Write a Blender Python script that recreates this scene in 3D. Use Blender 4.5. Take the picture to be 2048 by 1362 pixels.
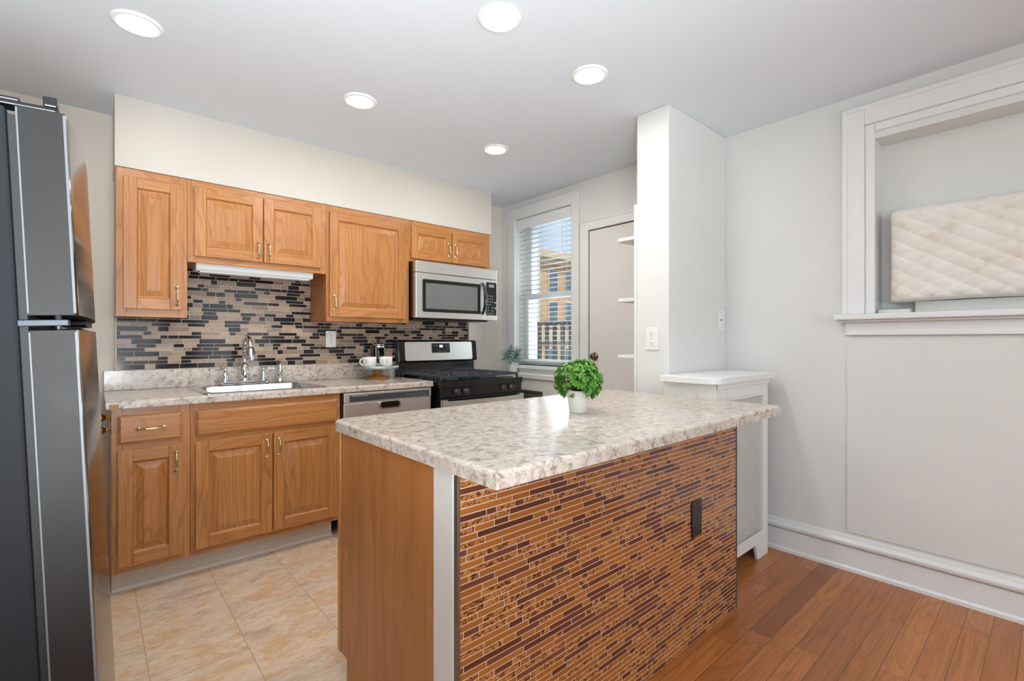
import bpy, math, random
from mathutils import Vector, Matrix
random.seed(7)
for o in list(bpy.data.objects):
    bpy.data.objects.remove(o, do_unlink=True)
SC = bpy.context.scene
COL = SC.collection
PI = math.pi

# ------------------------------------------------------------------ camera, sky, sun, exposure
FPX = 958.0
cd = bpy.data.cameras.new('camera'); cam = bpy.data.objects.new('camera', cd); COL.objects.link(cam)
cd.sensor_width = 36; cd.lens = 36 * FPX / 2048; cd.clip_start = 0.02
cam.location = (0, 0, 1.195)
cam.rotation_euler = (PI / 2, 0, -(PI / 2 - math.atan2(1094, 958)))
SC.camera = cam

W = bpy.data.worlds.new('sky'); SC.world = W; W.use_nodes = True
wn = W.node_tree; wn.nodes.clear()
w_out = wn.nodes.new('ShaderNodeOutputWorld'); w_bg = wn.nodes.new('ShaderNodeBackground')
w_tc = wn.nodes.new('ShaderNodeTexCoord'); w_sep = wn.nodes.new('ShaderNodeSeparateXYZ')
w_rmp = wn.nodes.new('ShaderNodeValToRGB')
wn.links.new(w_tc.outputs['Generated'], w_sep.inputs[0]); wn.links.new(w_sep.outputs['Z'], w_rmp.inputs[0])
w_rmp.color_ramp.elements[0].position = 0.0; w_rmp.color_ramp.elements[0].color = (0.74, 0.87, 1.0, 1)
w_rmp.color_ramp.elements[1].position = 0.55; w_rmp.color_ramp.elements[1].color = (0.42, 0.68, 1.0, 1)
wn.links.new(w_rmp.outputs[0], w_bg.inputs[0]); wn.links.new(w_bg.outputs[0], w_out.inputs[0])
w_bg.inputs[1].default_value = 0.62

sd = bpy.data.lights.new('sun', 'SUN'); sun = bpy.data.objects.new('sun', sd); COL.objects.link(sun)
sd.energy = 1.9; sd.color = (1.0, 0.9, 0.76); sd.angle = 0.01
sun.rotation_euler = (math.radians(33), 0, math.radians(-14))
# fill lights at window openings; those behind and left of camera are added, unseen
def fill_light(loc, direction, w, h, energy, color):
    ad = bpy.data.lights.new('opening_fill', 'AREA'); al = bpy.data.objects.new('opening_fill', ad); COL.objects.link(al)
    ad.shape = 'RECTANGLE'; ad.size = w; ad.size_y = h; ad.energy = energy; ad.color = color
    al.location = loc; al.rotation_euler = Vector(direction).to_track_quat('-Z', 'Y').to_euler()
fill_light((0.25, -3.02, 1.45), (0, 1, 0.0), 1.15, 1.45, 12, (0.9, 0.96, 1.0))
fill_light((2.0, -3.02, 1.45), (0, 1, 0.0), 1.15, 1.45, 9, (0.9, 0.96, 1.0))
fill_light((-0.82, -0.75, 1.35), (0.75, 0.30, 0.75), 1.5, 1.2, 8, (0.84, 0.93, 1.0))  # added left opening, aimed up to brighten the ceiling
fill_light((3.34, 2.94, 1.55), (-1, 0.35, 0.4), 0.66, 1.2, 6, (0.9, 0.96, 1.0))   # kitchen window
# added soft fill disk, unseen behind the camera, aimed up to brighten the ceiling
fl = bpy.data.lights.new('ceiling_fill', 'AREA'); fo = bpy.data.objects.new('ceiling_fill', fl); COL.objects.link(fo)
fl.shape = 'DISK'; fl.size = 0.7; fl.energy = 28.5; fl.color = (0.86, 0.94, 1.0); fl.spread = math.radians(120)
fo.location = (-0.1, -0.45, 0.8); fo.rotation_euler = Vector((0.02, 0.80, 1.0)).to_track_quat('-Z', 'Y').to_euler()

SC.view_settings.view_transform = 'Standard'; SC.view_settings.look = 'None'
SC.view_settings.gamma = 1; SC.view_settings.use_curve_mapping = False
SC.view_settings.exposure = 0.89
LAMP_STRENGTH = 72.0

# ------------------------------------------------------------------ mesh helpers
class MB:
    def __init__(s):
        s.v = []; s.f = []; s.m = []; s.sm = []; s.r = []
    def face(s, idx, m=0, sm=False, r=0.0):
        s.f.append(idx); s.m.append(m); s.sm.append(sm); s.r.append(r)
    def quad(s, a, b, c, d, m=0, r=0.0, sm=False):
        n = len(s.v); s.v += [a, b, c, d]; s.face([n, n + 1, n + 2, n + 3], m, sm, r)
    def box(s, x0, x1, y0, y1, z0, z1, m=0, r=0.0):
        n = len(s.v)
        s.v += [(x0, y0, z0), (x1, y0, z0), (x1, y1, z0), (x0, y1, z0), (x0, y0, z1), (x1, y0, z1), (x1, y1, z1), (x0, y1, z1)]
        for q in ((0, 3, 2, 1), (4, 5, 6, 7), (0, 1, 5, 4), (1, 2, 6, 5), (2, 3, 7, 6), (3, 0, 4, 7)):
            s.face([n + i for i in q], m, False, r)
        return s
    def prism(s, pts, axis, a0, a1, m=0, sm=False):
        """pts: 2D outline (ccw) in the other two axes (in xyz order), extruded along axis."""
        n = len(s.v); k = len(pts)
        def mk(p, a):
            if axis == 'x': return (a, p[0], p[1])
            if axis == 'y': return (p[0], a, p[1])
            return (p[0], p[1], a)
        s.v += [mk(p, a0) for p in pts] + [mk(p, a1) for p in pts]
        s.face([n + i for i in range(k)][::-1], m); s.face([n + k + i for i in range(k)], m)
        for i in range(k):
            j = (i + 1) % k
            s.face([n + i, n + j, n + k + j, n + k + i], m, sm)
        return s
    def tube(s, pts, rad, seg=10, m=0, caps=True):
        pts = [Vector(p) for p in pts]; k = len(pts)
        if not isinstance(rad, (list, tuple)): rad = [rad] * k
        n = len(s.v); up = None
        for i, p in enumerate(pts):
            t = (pts[min(i + 1, k - 1)] - pts[max(i - 1, 0)]).normalized()
            if up is None:
                up = Vector((0, 0, 1)) if abs(t.z) < 0.9 else Vector((1, 0, 0))
            u = (up - t * up.dot(t)).normalized(); w = t.cross(u); up = u
            for j in range(seg):
                a = 2 * PI * j / seg
                q = p + (u * math.cos(a) + w * math.sin(a)) * rad[i]; s.v.append(tuple(q))
        for i in range(k - 1):
            for j in range(seg):
                a = n + i * seg + j; b = n + i * seg + (j + 1) % seg
                s.face([a, b, b + seg, a + seg], m, True)
        if caps:
            s.face([n + j for j in range(seg)][::-1], m); s.face([n + (k - 1) * seg + j for j in range(seg)], m)
        return s
    def lathe(s, prof, c=(0, 0, 0), axis='z', seg=28, m=0, sm=True):
        n = len(s.v); k = len(prof)
        for r, h in prof:
            for j in range(seg):
                a = 2 * PI * j / seg; u, w = r * math.cos(a), r * math.sin(a)
                if axis == 'z': p = (c[0] + u, c[1] + w, c[2] + h)
                elif axis == 'y': p = (c[0] + u, c[1] + h, c[2] + w)
                else: p = (c[0] + h, c[1] + u, c[2] + w)
                s.v.append(p)
        for i in range(k - 1):
            for j in range(seg):
                a = n + i * seg + j; b = n + i * seg + (j + 1) % seg
                s.face([a, b, b + seg, a + seg], m, sm)
        if prof[0][0] > 1e-5: s.face([n + j for j in range(seg)][::-1], m)
        if prof[-1][0] > 1e-5: s.face([n + (k - 1) * seg + j for j in range(seg)], m)
        return s

def obj(name, mb, mats, parent=None, bevel=0, seg=2, local=False):
    """links ONE mesh object; vertices are given in world space unless local"""
    me = bpy.data.meshes.new(name)
    off = Vector((0, 0, 0))
    if parent is not None and not local:
        p = parent
        while p is not None:
            off += Vector(p.location); p = p.parent
    me.from_pydata([tuple(Vector(v) - off) for v in mb.v], [], mb.f)
    if not isinstance(mats, (list, tuple)): mats = [mats]
    for m in mats: me.materials.append(M[m] if isinstance(m, str) else m)
    for p, mi, sm in zip(me.polygons, mb.m, mb.sm):
        p.material_index = mi; p.use_smooth = sm
    if any(mb.r):
        at = me.attributes.new('rnd', 'FLOAT', 'FACE')
        at.data.foreach_set('value', mb.r)
    me.update()
    o = bpy.data.objects.new(name, me); COL.objects.link(o)
    if parent is not None: o.parent = parent
    if bevel:
        b = o.modifiers.new('bevel', 'BEVEL'); b.width = bevel; b.segments = seg; b.limit_method = 'ANGLE'; b.angle_limit = 0.7
        b.harden_normals = False
    return o

def thing(name, label, cat, loc=(0, 0, 0), group=None):
    o = bpy.data.objects.new(name, None); COL.objects.link(o); o.location = loc
    o.empty_display_size = 0.05
    return tag(o, label, cat, group)
def tag(o, label, cat, group=None):
    o['label'] = label; o['category'] = cat
    if group: o['group'] = group
    return o
def struct(name, mb, mats, parent=None, bevel=0):
    o = obj(name, mb, mats, parent, bevel)
    if parent is None: o['kind'] = 'structure'
    return o
def dup(root, loc, label):
    r = root.copy(); COL.objects.link(r); r.location = loc; r['label'] = label
    for ch in list(root.children):
        c = ch.copy(); COL.objects.link(c); c.parent = r
        for g in list(ch.children):
            d = g.copy(); COL.objects.link(d); d.parent = c
    return r
def rrect(u0, u1, v0, v1, r, n=5):
    pts = []
    for cx, cy, a0 in ((u1 - r, v0 + r, -PI / 2), (u1 - r, v1 - r, 0), (u0 + r, v1 - r, PI / 2), (u0 + r, v0 + r, PI)):
        for i in range(n + 1):
            a = a0 + PI / 2 * i / n
            pts.append((cx + r * math.cos(a), cy + r * math.sin(a)))
    return pts

# ------------------------------------------------------------------ materials
M = {}
def lin(r, g, b):
    f = lambda c: (c / 255 / 12.92) if c / 255 <= 0.04045 else ((c / 255 + 0.055) / 1.055) ** 2.4
    return (f(r), f(g), f(b), 1)
class NT:
    def __init__(s, name):
        s.mat = bpy.data.materials.new(name); s.mat.use_nodes = True
        s.t = s.mat.node_tree; s.t.nodes.clear()
        s.out = s.t.nodes.new('ShaderNodeOutputMaterial'); M[name] = s.mat
    def n(s, typ, ins=None, out=0, **at):
        nd = s.t.nodes.new('ShaderNode' + typ)
        for k, v in at.items(): setattr(nd, k, v)
        for k, v in (ins or {}).items():
            sk = nd.inputs[k]
            if isinstance(v, bpy.types.NodeSocket): s.t.links.new(v, sk)
            elif isinstance(v, bpy.types.Node): s.t.links.new(v.outputs[0], sk)
            else: sk.default_value = v
        return nd
    def math(s, op, a, b=0.0, c=None, clamp=False):
        d = {0: a, 1: b}
        if c is not None: d[2] = c
        return s.n('Math', d, operation=op, use_clamp=clamp).outputs[0]
    def ramp(s, fac, stops, interp='LINEAR'):
        nd = s.n('ValToRGB', {0: fac}); e = nd.color_ramp.elements; nd.color_ramp.interpolation = interp
        while len(e) < len(stops): e.new(0.5)
        for el, (p, c) in zip(e, stops):
            el.position = p; el.color = c if len(c) == 4 else (*c, 1)
        return nd.outputs[0]
    def mix(s, fac, a, b, bt='MIX'):
        nd = s.n('Mix', {}, data_type='RGBA', blend_type=bt)
        for i, v in ((0, fac), (6, a), (7, b)):
            if isinstance(v, bpy.types.NodeSocket): s.t.links.new(v, nd.inputs[i])
            else: nd.inputs[i].default_value = v
        return nd.outputs[2]
    def obj(s, scale=(1, 1, 1), rot=(0, 0, 0), rnd=False):
        tc = s.n('TexCoord').outputs['Object']
        if rnd:
            oi = s.n('ObjectInfo').outputs['Random']
            k = s.math('MULTIPLY', oi, 13.7)
            tc = s.n('VectorMath', {0: tc, 1: k}, operation='ADD').outputs[0]
        return s.n('Mapping', {'Vector': tc, 'Scale': scale, 'Rotation': rot}).outputs[0]
    def pos(s, scale=(1, 1, 1), rot=(0, 0, 0), loc=(0, 0, 0)):
        tc = s.n('NewGeometry').outputs['Position']
        return s.n('Mapping', {'Vector': tc, 'Scale': scale, 'Rotation': rot, 'Location': loc}).outputs[0]
    def noise(s, vec, scale, detail=4, rough=0.55, dist=0.0):
        return s.n('TexNoise', {'Vector': vec, 'Scale': scale, 'Detail': detail, 'Roughness': rough, 'Distortion': dist}).outputs[0]
    def bump(s, h, strength=0.2, dist=0.01):
        return s.n('Bump', {'Height': h, 'Strength': strength, 'Distance': dist}).outputs[0]
    def bsdf(s, **k):
        names = {'col': 'Base Color', 'rough': 'Roughness', 'metal': 'Metallic', 'normal': 'Normal', 'coat': 'Coat Weight',
                 'crough': 'Coat Roughness', 'spec': 'Specular IOR Level', 'emit': 'Emission Color', 'estr': 'Emission Strength',
                 'trans': 'Transmission Weight', 'ior': 'IOR', 'sheen': 'Sheen Weight', 'aniso': 'Anisotropic'}
        b = s.n('BsdfPrincipled', {names[a]: v for a, v in k.items()})
        s.t.links.new(b.outputs[0], s.out.inputs[0]); return b

def plain(name, rgb, rough=0.5, metal=0.0, coat=0.0, bump=0.0, bscale=200, spec=0.5):
    t = NT(name); k = dict(col=lin(*rgb), rough=rough, metal=metal, coat=coat, spec=spec)
    n = t.noise(t.obj(), bscale, 3)
    k['col'] = t.mix(0.12, lin(*rgb), t.ramp(n, [(0.3, tuple(c * 0.8 for c in lin(*rgb)[:3])), (0.7, lin(*rgb)[:3])]))
    if bump: k['normal'] = t.bump(n, bump, 0.002)
    t.bsdf(**k); return t

def paint(name, rgb, rough=0.55, bump=0.12, patch=0.0):
    t = NT(name); p = t.pos()
    n = t.noise(p, 3.5, 5, 0.6); fine = t.noise(p, 220, 2)
    c = t.mix(0.35, lin(*rgb), t.ramp(n, [(0.3, tuple(c * 0.965 for c in lin(*rgb)[:3])), (0.7, lin(*rgb)[:3])]))
    h = t.math('ADD', t.math('MULTIPLY', fine, 0.12), t.math('MULTIPLY', n, 1.0))
    if patch:
        m = t.noise(t.pos((1, 5, 7)), 1.4, 6, 0.65)
        ed = t.ramp(m, [(0.56, (0, 0, 0)), (0.585, (1, 1, 1)), (0.62, (0.3, 0.3, 0.3))])
        h = t.math('ADD', h, t.math('MULTIPLY', ed, patch))
    t.bsdf(col=c, rough=rough, normal=t.bump(h, bump, 0.01)); return t

paint('ceiling_paint', (224, 229, 234), 0.75)
paint('white_wall', (226, 226, 222), 0.6, 0.10)
paint('patched_wall', (224, 224, 220), 0.55, 0.16, 0.25)
paint('beige_wall_dimmed', (208, 201, 190), 0.6, 0.08)  # wall paint darkened in colour to offset strong lamp light on the soffit
paint('beige_wall_lit', (231, 223, 211), 0.6, 0.08)  # same wall paint, lightened in colour to stand in for missing light
paint('trim_white', (232, 232, 230), 0.35, 0.05)
paint('cream_paint', (228, 225, 216), 0.4, 0.05)
paint('door_paint', (226, 223, 216), 0.4, 0.04)
paint('shelf_paint', (222, 226, 216), 0.45, 0.05)

def wood(name, axis, light, mid, dark, rough=0.32, coat=0.25, loops=1.0):
    t = NT(name)
    rot = {'z': (0, 0, 0), 'x': (0, PI / 2, 0), 'y': (PI / 2, 0, 0)}[axis]
    v = t.obj((1, 1, 1), rot, rnd=True)
    def sc(x, y, z): return t.n('Mapping', {'Vector': v, 'Scale': (x, y, z)}).outputs[0]
    big = t.noise(sc(5, 5, 0.85), 1.0, 2, 0.5, 0.4)
    sx = t.n('SeparateXYZ', {0: v})
    ph = t.math('ADD', t.math('MULTIPLY', sx.outputs[0], 30.0), t.math('MULTIPLY', big, 15.0 * loops))
    fr = t.math('FRACT', ph)
    band = t.ramp(fr, [(0.0, (0.15,) * 3), (0.55, (0.3,) * 3), (0.86, (1,) * 3), (1.0, (0.15,) * 3)])
    streak = t.noise(sc(60, 60, 1.6), 1.0, 4, 0.6)
    pores = t.ramp(t.noise(sc(300, 300, 9), 1.0, 2, 0.5), [(0.52, (0, 0, 0)), (0.72, (1, 1, 1))])
    broad = t.noise(sc(4, 4, 0.5), 1.0, 3)
    c = t.mix(t.ramp(broad, [(0.3, (0,) * 3), (0.72, (1,) * 3)]), lin(*light), lin(*mid))
    c = t.mix(t.math('MULTIPLY', band, 0.54), c, lin(*dark))
    c = t.mix(t.math('MULTIPLY', t.ramp(streak, [(0.42, (0,) * 3), (0.7, (1,) * 3)]), 0.35), c, lin(*dark))
    c = t.mix(t.math('MULTIPLY', pores, 0.35), c, tuple(x * 0.55 for x in lin(*dark)[:3]) + (1,))
    t.bsdf(col=c, rough=rough, coat=coat, crough=0.22, normal=t.bump(streak, 0.06, 0.002)); return t
OAK = ((204, 144, 84), (190, 126, 66), (146, 84, 36))
wood('oak_vertical', 'z', *OAK); wood('oak_horizontal', 'x', *OAK)
wood('oak_panel', 'z', (188, 124, 66), (176, 112, 56), (150, 90, 42), 0.4, 0.15, 0.35)
wood('raw_block', 'x', (206, 168, 124), (196, 156, 112), (170, 126, 84), 0.7, 0.0)

# speckled stone-look laminate
t = NT('laminate'); p = t.pos()
n1 = t.noise(p, 34, 8, 0.70, 0.8); n2 = t.noise(p, 7, 5, 0.6, 1.2); n3 = t.noise(p, 95, 4, 0.7, 0.4)
c = t.ramp(n1, [(0.30, lin(104, 88, 82)), (0.41, lin(168, 152, 140)), (0.49, lin(206, 193, 178)), (0.60, lin(222, 211, 196)), (0.75, lin(212, 202, 192))])
c = t.mix(t.math('MULTIPLY', t.ramp(n2, [(0.45, (0,) * 3), (0.62, (1,) * 3)]), 0.45), c, lin(196, 184, 176))
c = t.mix(t.math('MULTIPLY', t.ramp(n3, [(0.56, (0,) * 3), (0.68, (1,) * 3)]), 0.55), c, lin(138, 120, 112))
c = t.mix(t.math('MULTIPLY', t.ramp(n3, [(0.30, (1,) * 3), (0.42, (0,) * 3)]), 0.5), c, lin(232, 226, 216))
t.bsdf(col=c, rough=0.2, normal=t.bump(n3, 0.03, 0.001), coat=0.2, crough=0.12)

# vinyl stone tile + hardwood
t = NT('vinyl_tile')
g = t.n('NewGeometry').outputs['Position']; s = t.n('SeparateXYZ', {0: g})
u = t.math('SUBTRACT', s.outputs[1], 2.37 - 0.61 * 4); w_ = t.math('SUBTRACT', s.outputs[0], 0.152 - 0.305 * 6)
uv = t.n('CombineXYZ', {0: u, 1: w_}).outputs[0]
br = t.n('TexBrick', {'Vector': uv, 'Color1': (0, 0, 0, 1), 'Color2': (1, 1, 1, 1), 'Mortar': (0.5, 0.5, 0.5, 1), 'Scale': 1.0,
                      'Mortar Size': 0.0016, 'Mortar Smooth': 0.2, 'Brick Width': 0.61, 'Row Height': 0.305}, offset=0.5)
off = t.n('VectorMath', {0: g, 1: t.n('VectorMath', {0: br.outputs[0], 1: (7, 3, 5)}, operation='MULTIPLY').outputs[0]}, operation='ADD').outputs[0]
v = t.n('Mapping', {'Vector': off, 'Scale': (1.0, 2.0, 1), 'Rotation': (0, 0, 0.12)}).outputs[0]
a = t.noise(v, 3.6, 10, 0.70, 0.35); b = t.noise(v, 7.5, 9, 0.74, 0.2); d = t.noise(v, 46, 4, 0.65)
c = t.ramp(a, [(0.30, lin(162, 138, 122)), (0.42, lin(198, 173, 150)), (0.50, lin(215, 190, 163)), (0.57, lin(204, 163, 121)), (0.64, lin(210, 185, 162)), (0.72, lin(225, 208, 187))])
c = t.mix(t.math('MULTIPLY', t.ramp(b, [(0.48, (0,) * 3), (0.66, (1,) * 3)]), 0.6), c, lin(226, 210, 188))
c = t.mix(t.math('MULTIPLY', t.ramp(b, [(0.28, (1,) * 3), (0.42, (0,) * 3)]), 0.55), c, lin(172, 126, 90))
c = t.mix(t.math('MULTIPLY', t.ramp(d, [(0.52, (0,) * 3), (0.7, (1,) * 3)]), 0.3), c, lin(150, 122, 102))
c = t.mix(t.math('MULTIPLY', br.outputs[1], 0.6), c, lin(132, 108, 88))
t.bsdf(col=c, rough=0.42, normal=t.bump(t.math('SUBTRACT', b, t.math('MULTIPLY', br.outputs[1], 1.0)), 0.12, 0.003))

t = NT('hardwood')
g = t.n('NewGeometry').outputs['Position']; s = t.n('SeparateXYZ', {0: g})
row = t.math('FLOOR', t.math('DIVIDE', t.math('ADD', s.outputs[1], 4.135 - 0.0275), 0.0825))
sh = t.math('FRACT', t.math('MULTIPLY', t.math('SINE', t.math('MULTIPLY', row, 12.9898)), 437.58))
uu = t.math('ADD', t.math('ADD', s.outputs[0], 9.0), t.math('MULTIPLY', sh, 2.0))
uv = t.n('CombineXYZ', {0: uu, 1: t.math('ADD', s.outputs[1], 4.135 - 0.0275)}).outputs[0]
br = t.n('TexBrick', {'Vector': uv, 'Color1': (0, 0, 0, 1), 'Color2': (1, 1, 1, 1), 'Mortar': (0.5, 0.5, 0.5, 1), 'Scale': 1.0,
                      'Mortar Size': 0.0011, 'Mortar Smooth': 0.1, 'Brick Width': 0.92, 'Row Height': 0.0825}, offset=0.0)
rc = t.n('SeparateColor', {0: br.outputs[0]}).outputs[0]
off = t.n('VectorMath', {0: g, 1: t.n('CombineXYZ', {0: t.math('MULTIPLY', rc, 17.0), 1: t.math('MULTIPLY', row, 3.1), 2: t.math('MULTIPLY', rc, 5.0)}).outputs[0]}, operation='ADD').outputs[0]
def hsc(x, y): return t.n('Mapping', {'Vector': off, 'Scale': (x, y, 1)}).outputs[0]
big = t.noise(hsc(1.0, 8), 1.0, 2, 0.45, 0.3); so = t.n('SeparateXYZ', {0: off})
fr = t.math('FRACT', t.math('ADD', t.math('MULTIPLY', so.outputs[1], 16.0), t.math('MULTIPLY', big, 12.0)))
band = t.ramp(fr, [(0.0, (0.1,) * 3), (0.6, (0.25,) * 3), (0.88, (1,) * 3), (1.0, (0.1,) * 3)])
st = t.noise(hsc(3, 90), 1.0, 4, 0.6)
c = t.ramp(rc, [(0.0, lin(172, 102, 48)), (0.35, lin(188, 114, 56)), (0.6, lin(198, 124, 62)), (0.85, lin(184, 110, 54)), (1.0, lin(142, 80, 40))])
c = t.mix(t.math('MULTIPLY', band, 0.38), c, lin(126, 68, 30))
c = t.mix(t.math('MULTIPLY', t.ramp(st, [(0.45, (0,) * 3), (0.7, (1,) * 3)]), 0.4), c, lin(112, 60, 30))
kn = t.ramp(t.noise(hsc(7, 12), 1.0, 2), [(0.70, (0,) * 3), (0.80, (1,) * 3)])
c = t.mix(t.math('MULTIPLY', kn, 0.55), c, lin(70, 44, 34))
c = t.mix(t.math('MULTIPLY', br.outputs[1], 0.85), c, lin(62, 32, 16))
t.bsdf(col=c, rough=0.3, coat=0.1, crough=0.2, normal=t.bump(t.math('SUBTRACT', st, br.outputs[1]), 0.06, 0.002))

# mosaic materials (colour varies per little tile through the rnd attribute)
def attr(t): return t.n('Attribute', attribute_name='rnd').outputs['Fac']
t = NT('tile_black_glass'); r_ = attr(t)
t.bsdf(col=t.ramp(r_, [(0, lin(24, 22, 26)), (0.5, lin(38, 33, 36)), (1, lin(52, 42, 42))]), rough=0.1, spec=0.25)
t = NT('tile_marbled'); r_ = attr(t)
v = t.n('VectorMath', {0: t.obj((16, 16, 95)), 1: t.math('MULTIPLY', r_, 90.0)}, operation='ADD').outputs[0]
n1 = t.noise(v, 1.0, 6, 0.65, 1.6)
c = t.ramp(n1, [(0.30, lin(48, 40, 38)), (0.40, lin(104, 88, 78)), (0.48, lin(186, 162, 138)), (0.55, lin(112, 94, 84)), (0.62, lin(204, 182, 158)), (0.72, lin(152, 134, 118)), (0.8, lin(216, 200, 178))])
c = t.mix(0.5, c, t.ramp(r_, [(0, lin(92, 80, 74)), (0.3, lin(210, 184, 152)), (0.55, lin(122, 102, 92)), (0.8, lin(194, 164, 138)), (1, lin(160, 146, 136))]))
t.bsdf(col=c, rough=0.2, spec=0.35)
plain('grout_tan', (214, 194, 172), 0.85)
t = NT('tile_amber_glass'); r_ = attr(t)
t.bsdf(col=t.ramp(r_, [(0, lin(158, 94, 38)), (0.5, lin(174, 107, 46)), (1, lin(154, 92, 44))]), rough=0.15, spec=0.5)
t = NT('tile_brown_glass'); r_ = attr(t)
t.bsdf(col=t.ramp(r_, [(0, lin(96, 50, 32)), (0.5, lin(122, 68, 46)), (1, lin(88, 46, 32))]), rough=0.15, spec=0.5)
t = NT('tile_hammered_glass'); r_ = attr(t)
v = t.n('VectorMath', {0: t.obj((70, 70, 90), (0, 0.6, 0)), 1: t.math('MULTIPLY', r_, 50.0)}, operation='ADD').outputs[0]
hn = t.noise(v, 1.0, 2, 0.5, 1.0)
c = t.ramp(hn, [(0.34, lin(84, 40, 14)), (0.47, lin(150, 86, 34)), (0.56, lin(206, 142, 78)), (0.66, lin(150, 84, 34))])
t.bsdf(col=c, rough=0.18, normal=t.bump(hn, 0.7, 0.006))
plain('grout_beige', (226, 196, 172), 0.85)

def steel(name, rgb, rough, axis=(1, 1, 60), smudge=0.1):
    t = NT(name); n = t.noise(t.obj(tuple(40 * a for a in axis)), 1.0, 3); sm = t.noise(t.obj(), 5, 5, 0.6)
    r = t.math('ADD', rough, t.math('MULTIPLY', sm, smudge))
    c = t.mix(0.25, lin(*rgb), t.ramp(n, [(0.3, tuple(x * 0.82 for x in lin(*rgb)[:3])), (0.7, lin(*rgb)[:3])]))
    t.bsdf(col=c, metal=1.0, rough=r); return t
steel('brushed_steel', (230, 228, 224), 0.34, (1, 1, 40))
steel('sink_steel', (206, 208, 208), 0.2, (1, 20, 20))
steel('fridge_steel', (124, 120, 118), 0.17, (1, 1, 1), 0.03)
steel('fridge_edge_steel', (70, 69, 68), 0.5, (20, 1, 1), 0.14)
plain('fridge_side', (46, 48, 51), 0.6, 0.0, spec=0.12)
plain('fridge_gasket', (52, 54, 53), 0.6)
plain('bright_bead', (128, 130, 132), 0.5, 0.3)
plain('chrome', (225, 228, 230), 0.06, 1.0)
plain('brass', (226, 208, 170), 0.18, 1.0)
plain('polished_brass', (206, 168, 92), 0.15, 1.0)
plain('black_enamel', (18, 19, 21), 0.15, 0, 0.4)
plain('black_plastic', (20, 20, 22), 0.3)
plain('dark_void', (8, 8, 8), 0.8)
plain('cast_iron', (58, 63, 69), 0.5)
plain('knob_grey', (82, 80, 76), 0.35, 0.4)
plain('panel_grey', (84, 88, 94), 0.3, 0.5)
plain('mark_grey', (150, 154, 158), 0.5)
plain('toe_vinyl', (206, 195, 178), 0.5)
plain('outlet_plastic', (240, 239, 235), 0.3)
plain('slot_dark', (70, 68, 66), 0.6)
plain('metal_trim', (128, 118, 106), 0.35, 0.7)
plain('post_paint', (222, 219, 212), 0.5)
plain('lamp_rim', (244, 244, 244), 0.5)
plain('mug_glaze', (240, 236, 228), 0.2, 0, 0.3)
plain('galvanized', (176, 184, 188), 0.4, 0.75, bscale=60)
plain('amber_wood', (176, 116, 48), 0.4)
plain('pot_white', (232, 230, 224), 0.45)
plain('pot_striped', (206, 204, 200), 0.6)
plain('stem_brown', (96, 84, 52), 0.7)
plain('blind_white', (236, 238, 240), 0.45)
plain('sash_white', (232, 236, 238), 0.4)
plain('cord_white', (228, 228, 226), 0.7)
plain('microwave_glass', (118, 120, 118), 0.12, 0.1, 0.4)
plain('knob_bronze', (120, 104, 88), 0.22, 0.9)
plain('under_light', (236, 236, 232), 0.4)
plain('deck_wood', (96, 100, 102), 0.8, bscale=30)
plain('siding_white', (226, 232, 236), 0.7)
plain('roof_grey', (150, 150, 152), 0.8)
plain('house_window', (92, 112, 128), 0.15, 0, 0.4)
plain('house_trim', (222, 196, 160), 0.7)
plain('ground_grey', (130, 126, 118), 0.9)
plain('mesh_brown', (112, 100, 88), 0.5, 0.5)
plain('wood_block', (226, 226, 222), 0.5)

def leafmat(name, a, b, c):
    t = NT(name); r_ = attr(t); n = t.noise(t.obj(), 60, 2)
    col = t.ramp(r_, [(0, lin(*a)), (0.5, lin(*b)), (1, lin(*c))])
    t.bsdf(col=t.mix(0.2, col, t.ramp(n, [(0.3, lin(*a)), (0.7, lin(*c))])), rough=0.4)
leafmat('leaf_green', (44, 96, 24), (78, 142, 40), (132, 188, 74))
leafmat('leaf_sage', (104, 134, 124), (140, 168, 158), (178, 200, 190))

t = NT('clear_glass')
gl = t.n('BsdfGlossy', {'Roughness': 0.02}); tr = t.n('BsdfTransparent', {'Color': (0.97, 0.98, 0.98, 1)})
fr = t.n('Fresnel', {'IOR': 1.35}); mx = t.n('MixShader', {0: fr.outputs[0], 1: tr.outputs[0], 2: gl.outputs[0]})
t.t.links.new(mx.outputs[0], t.out.inputs[0])

t = NT('perforated_white')   # punched sheet metal: the holes are really open
g = t.n('NewGeometry').outputs['Position']; s = t.n('SeparateXYZ', {0: g})
def perf(t, s, pu, pz, r):
    x = t.math('ADD', s.outputs[0], s.outputs[1]); z = s.outputs[2]
    def dots(ox, oz):
        a = t.math('SUBTRACT', t.math('FRACT', t.math('ADD', t.math('DIVIDE', x, pu), ox)), 0.5)
        b = t.math('SUBTRACT', t.math('FRACT', t.math('ADD', t.math('DIVIDE', z, pz), oz)), 0.5)
        a = t.math('MULTIPLY', a, pu); b = t.math('MULTIPLY', b, pz)
        return t.math('LESS_THAN', t.math('SQRT', t.math('ADD', t.math('MULTIPLY', a, a), t.math('MULTIPLY', b, b))), r)
    return t.math('MAXIMUM', dots(0, 0), dots(0.5, 0.5))
m = perf(t, s, 0.0145, 0.0145, 0.0033)
pb = t.n('BsdfPrincipled', {'Base Color': lin(232, 230, 222), 'Roughness': 0.4}); tr = t.n('BsdfTransparent')
mx = t.n('MixShader', {0: m, 1: pb.outputs[0], 2: tr.outputs[0]}); t.t.links.new(mx.outputs[0], t.out.inputs[0])

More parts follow.
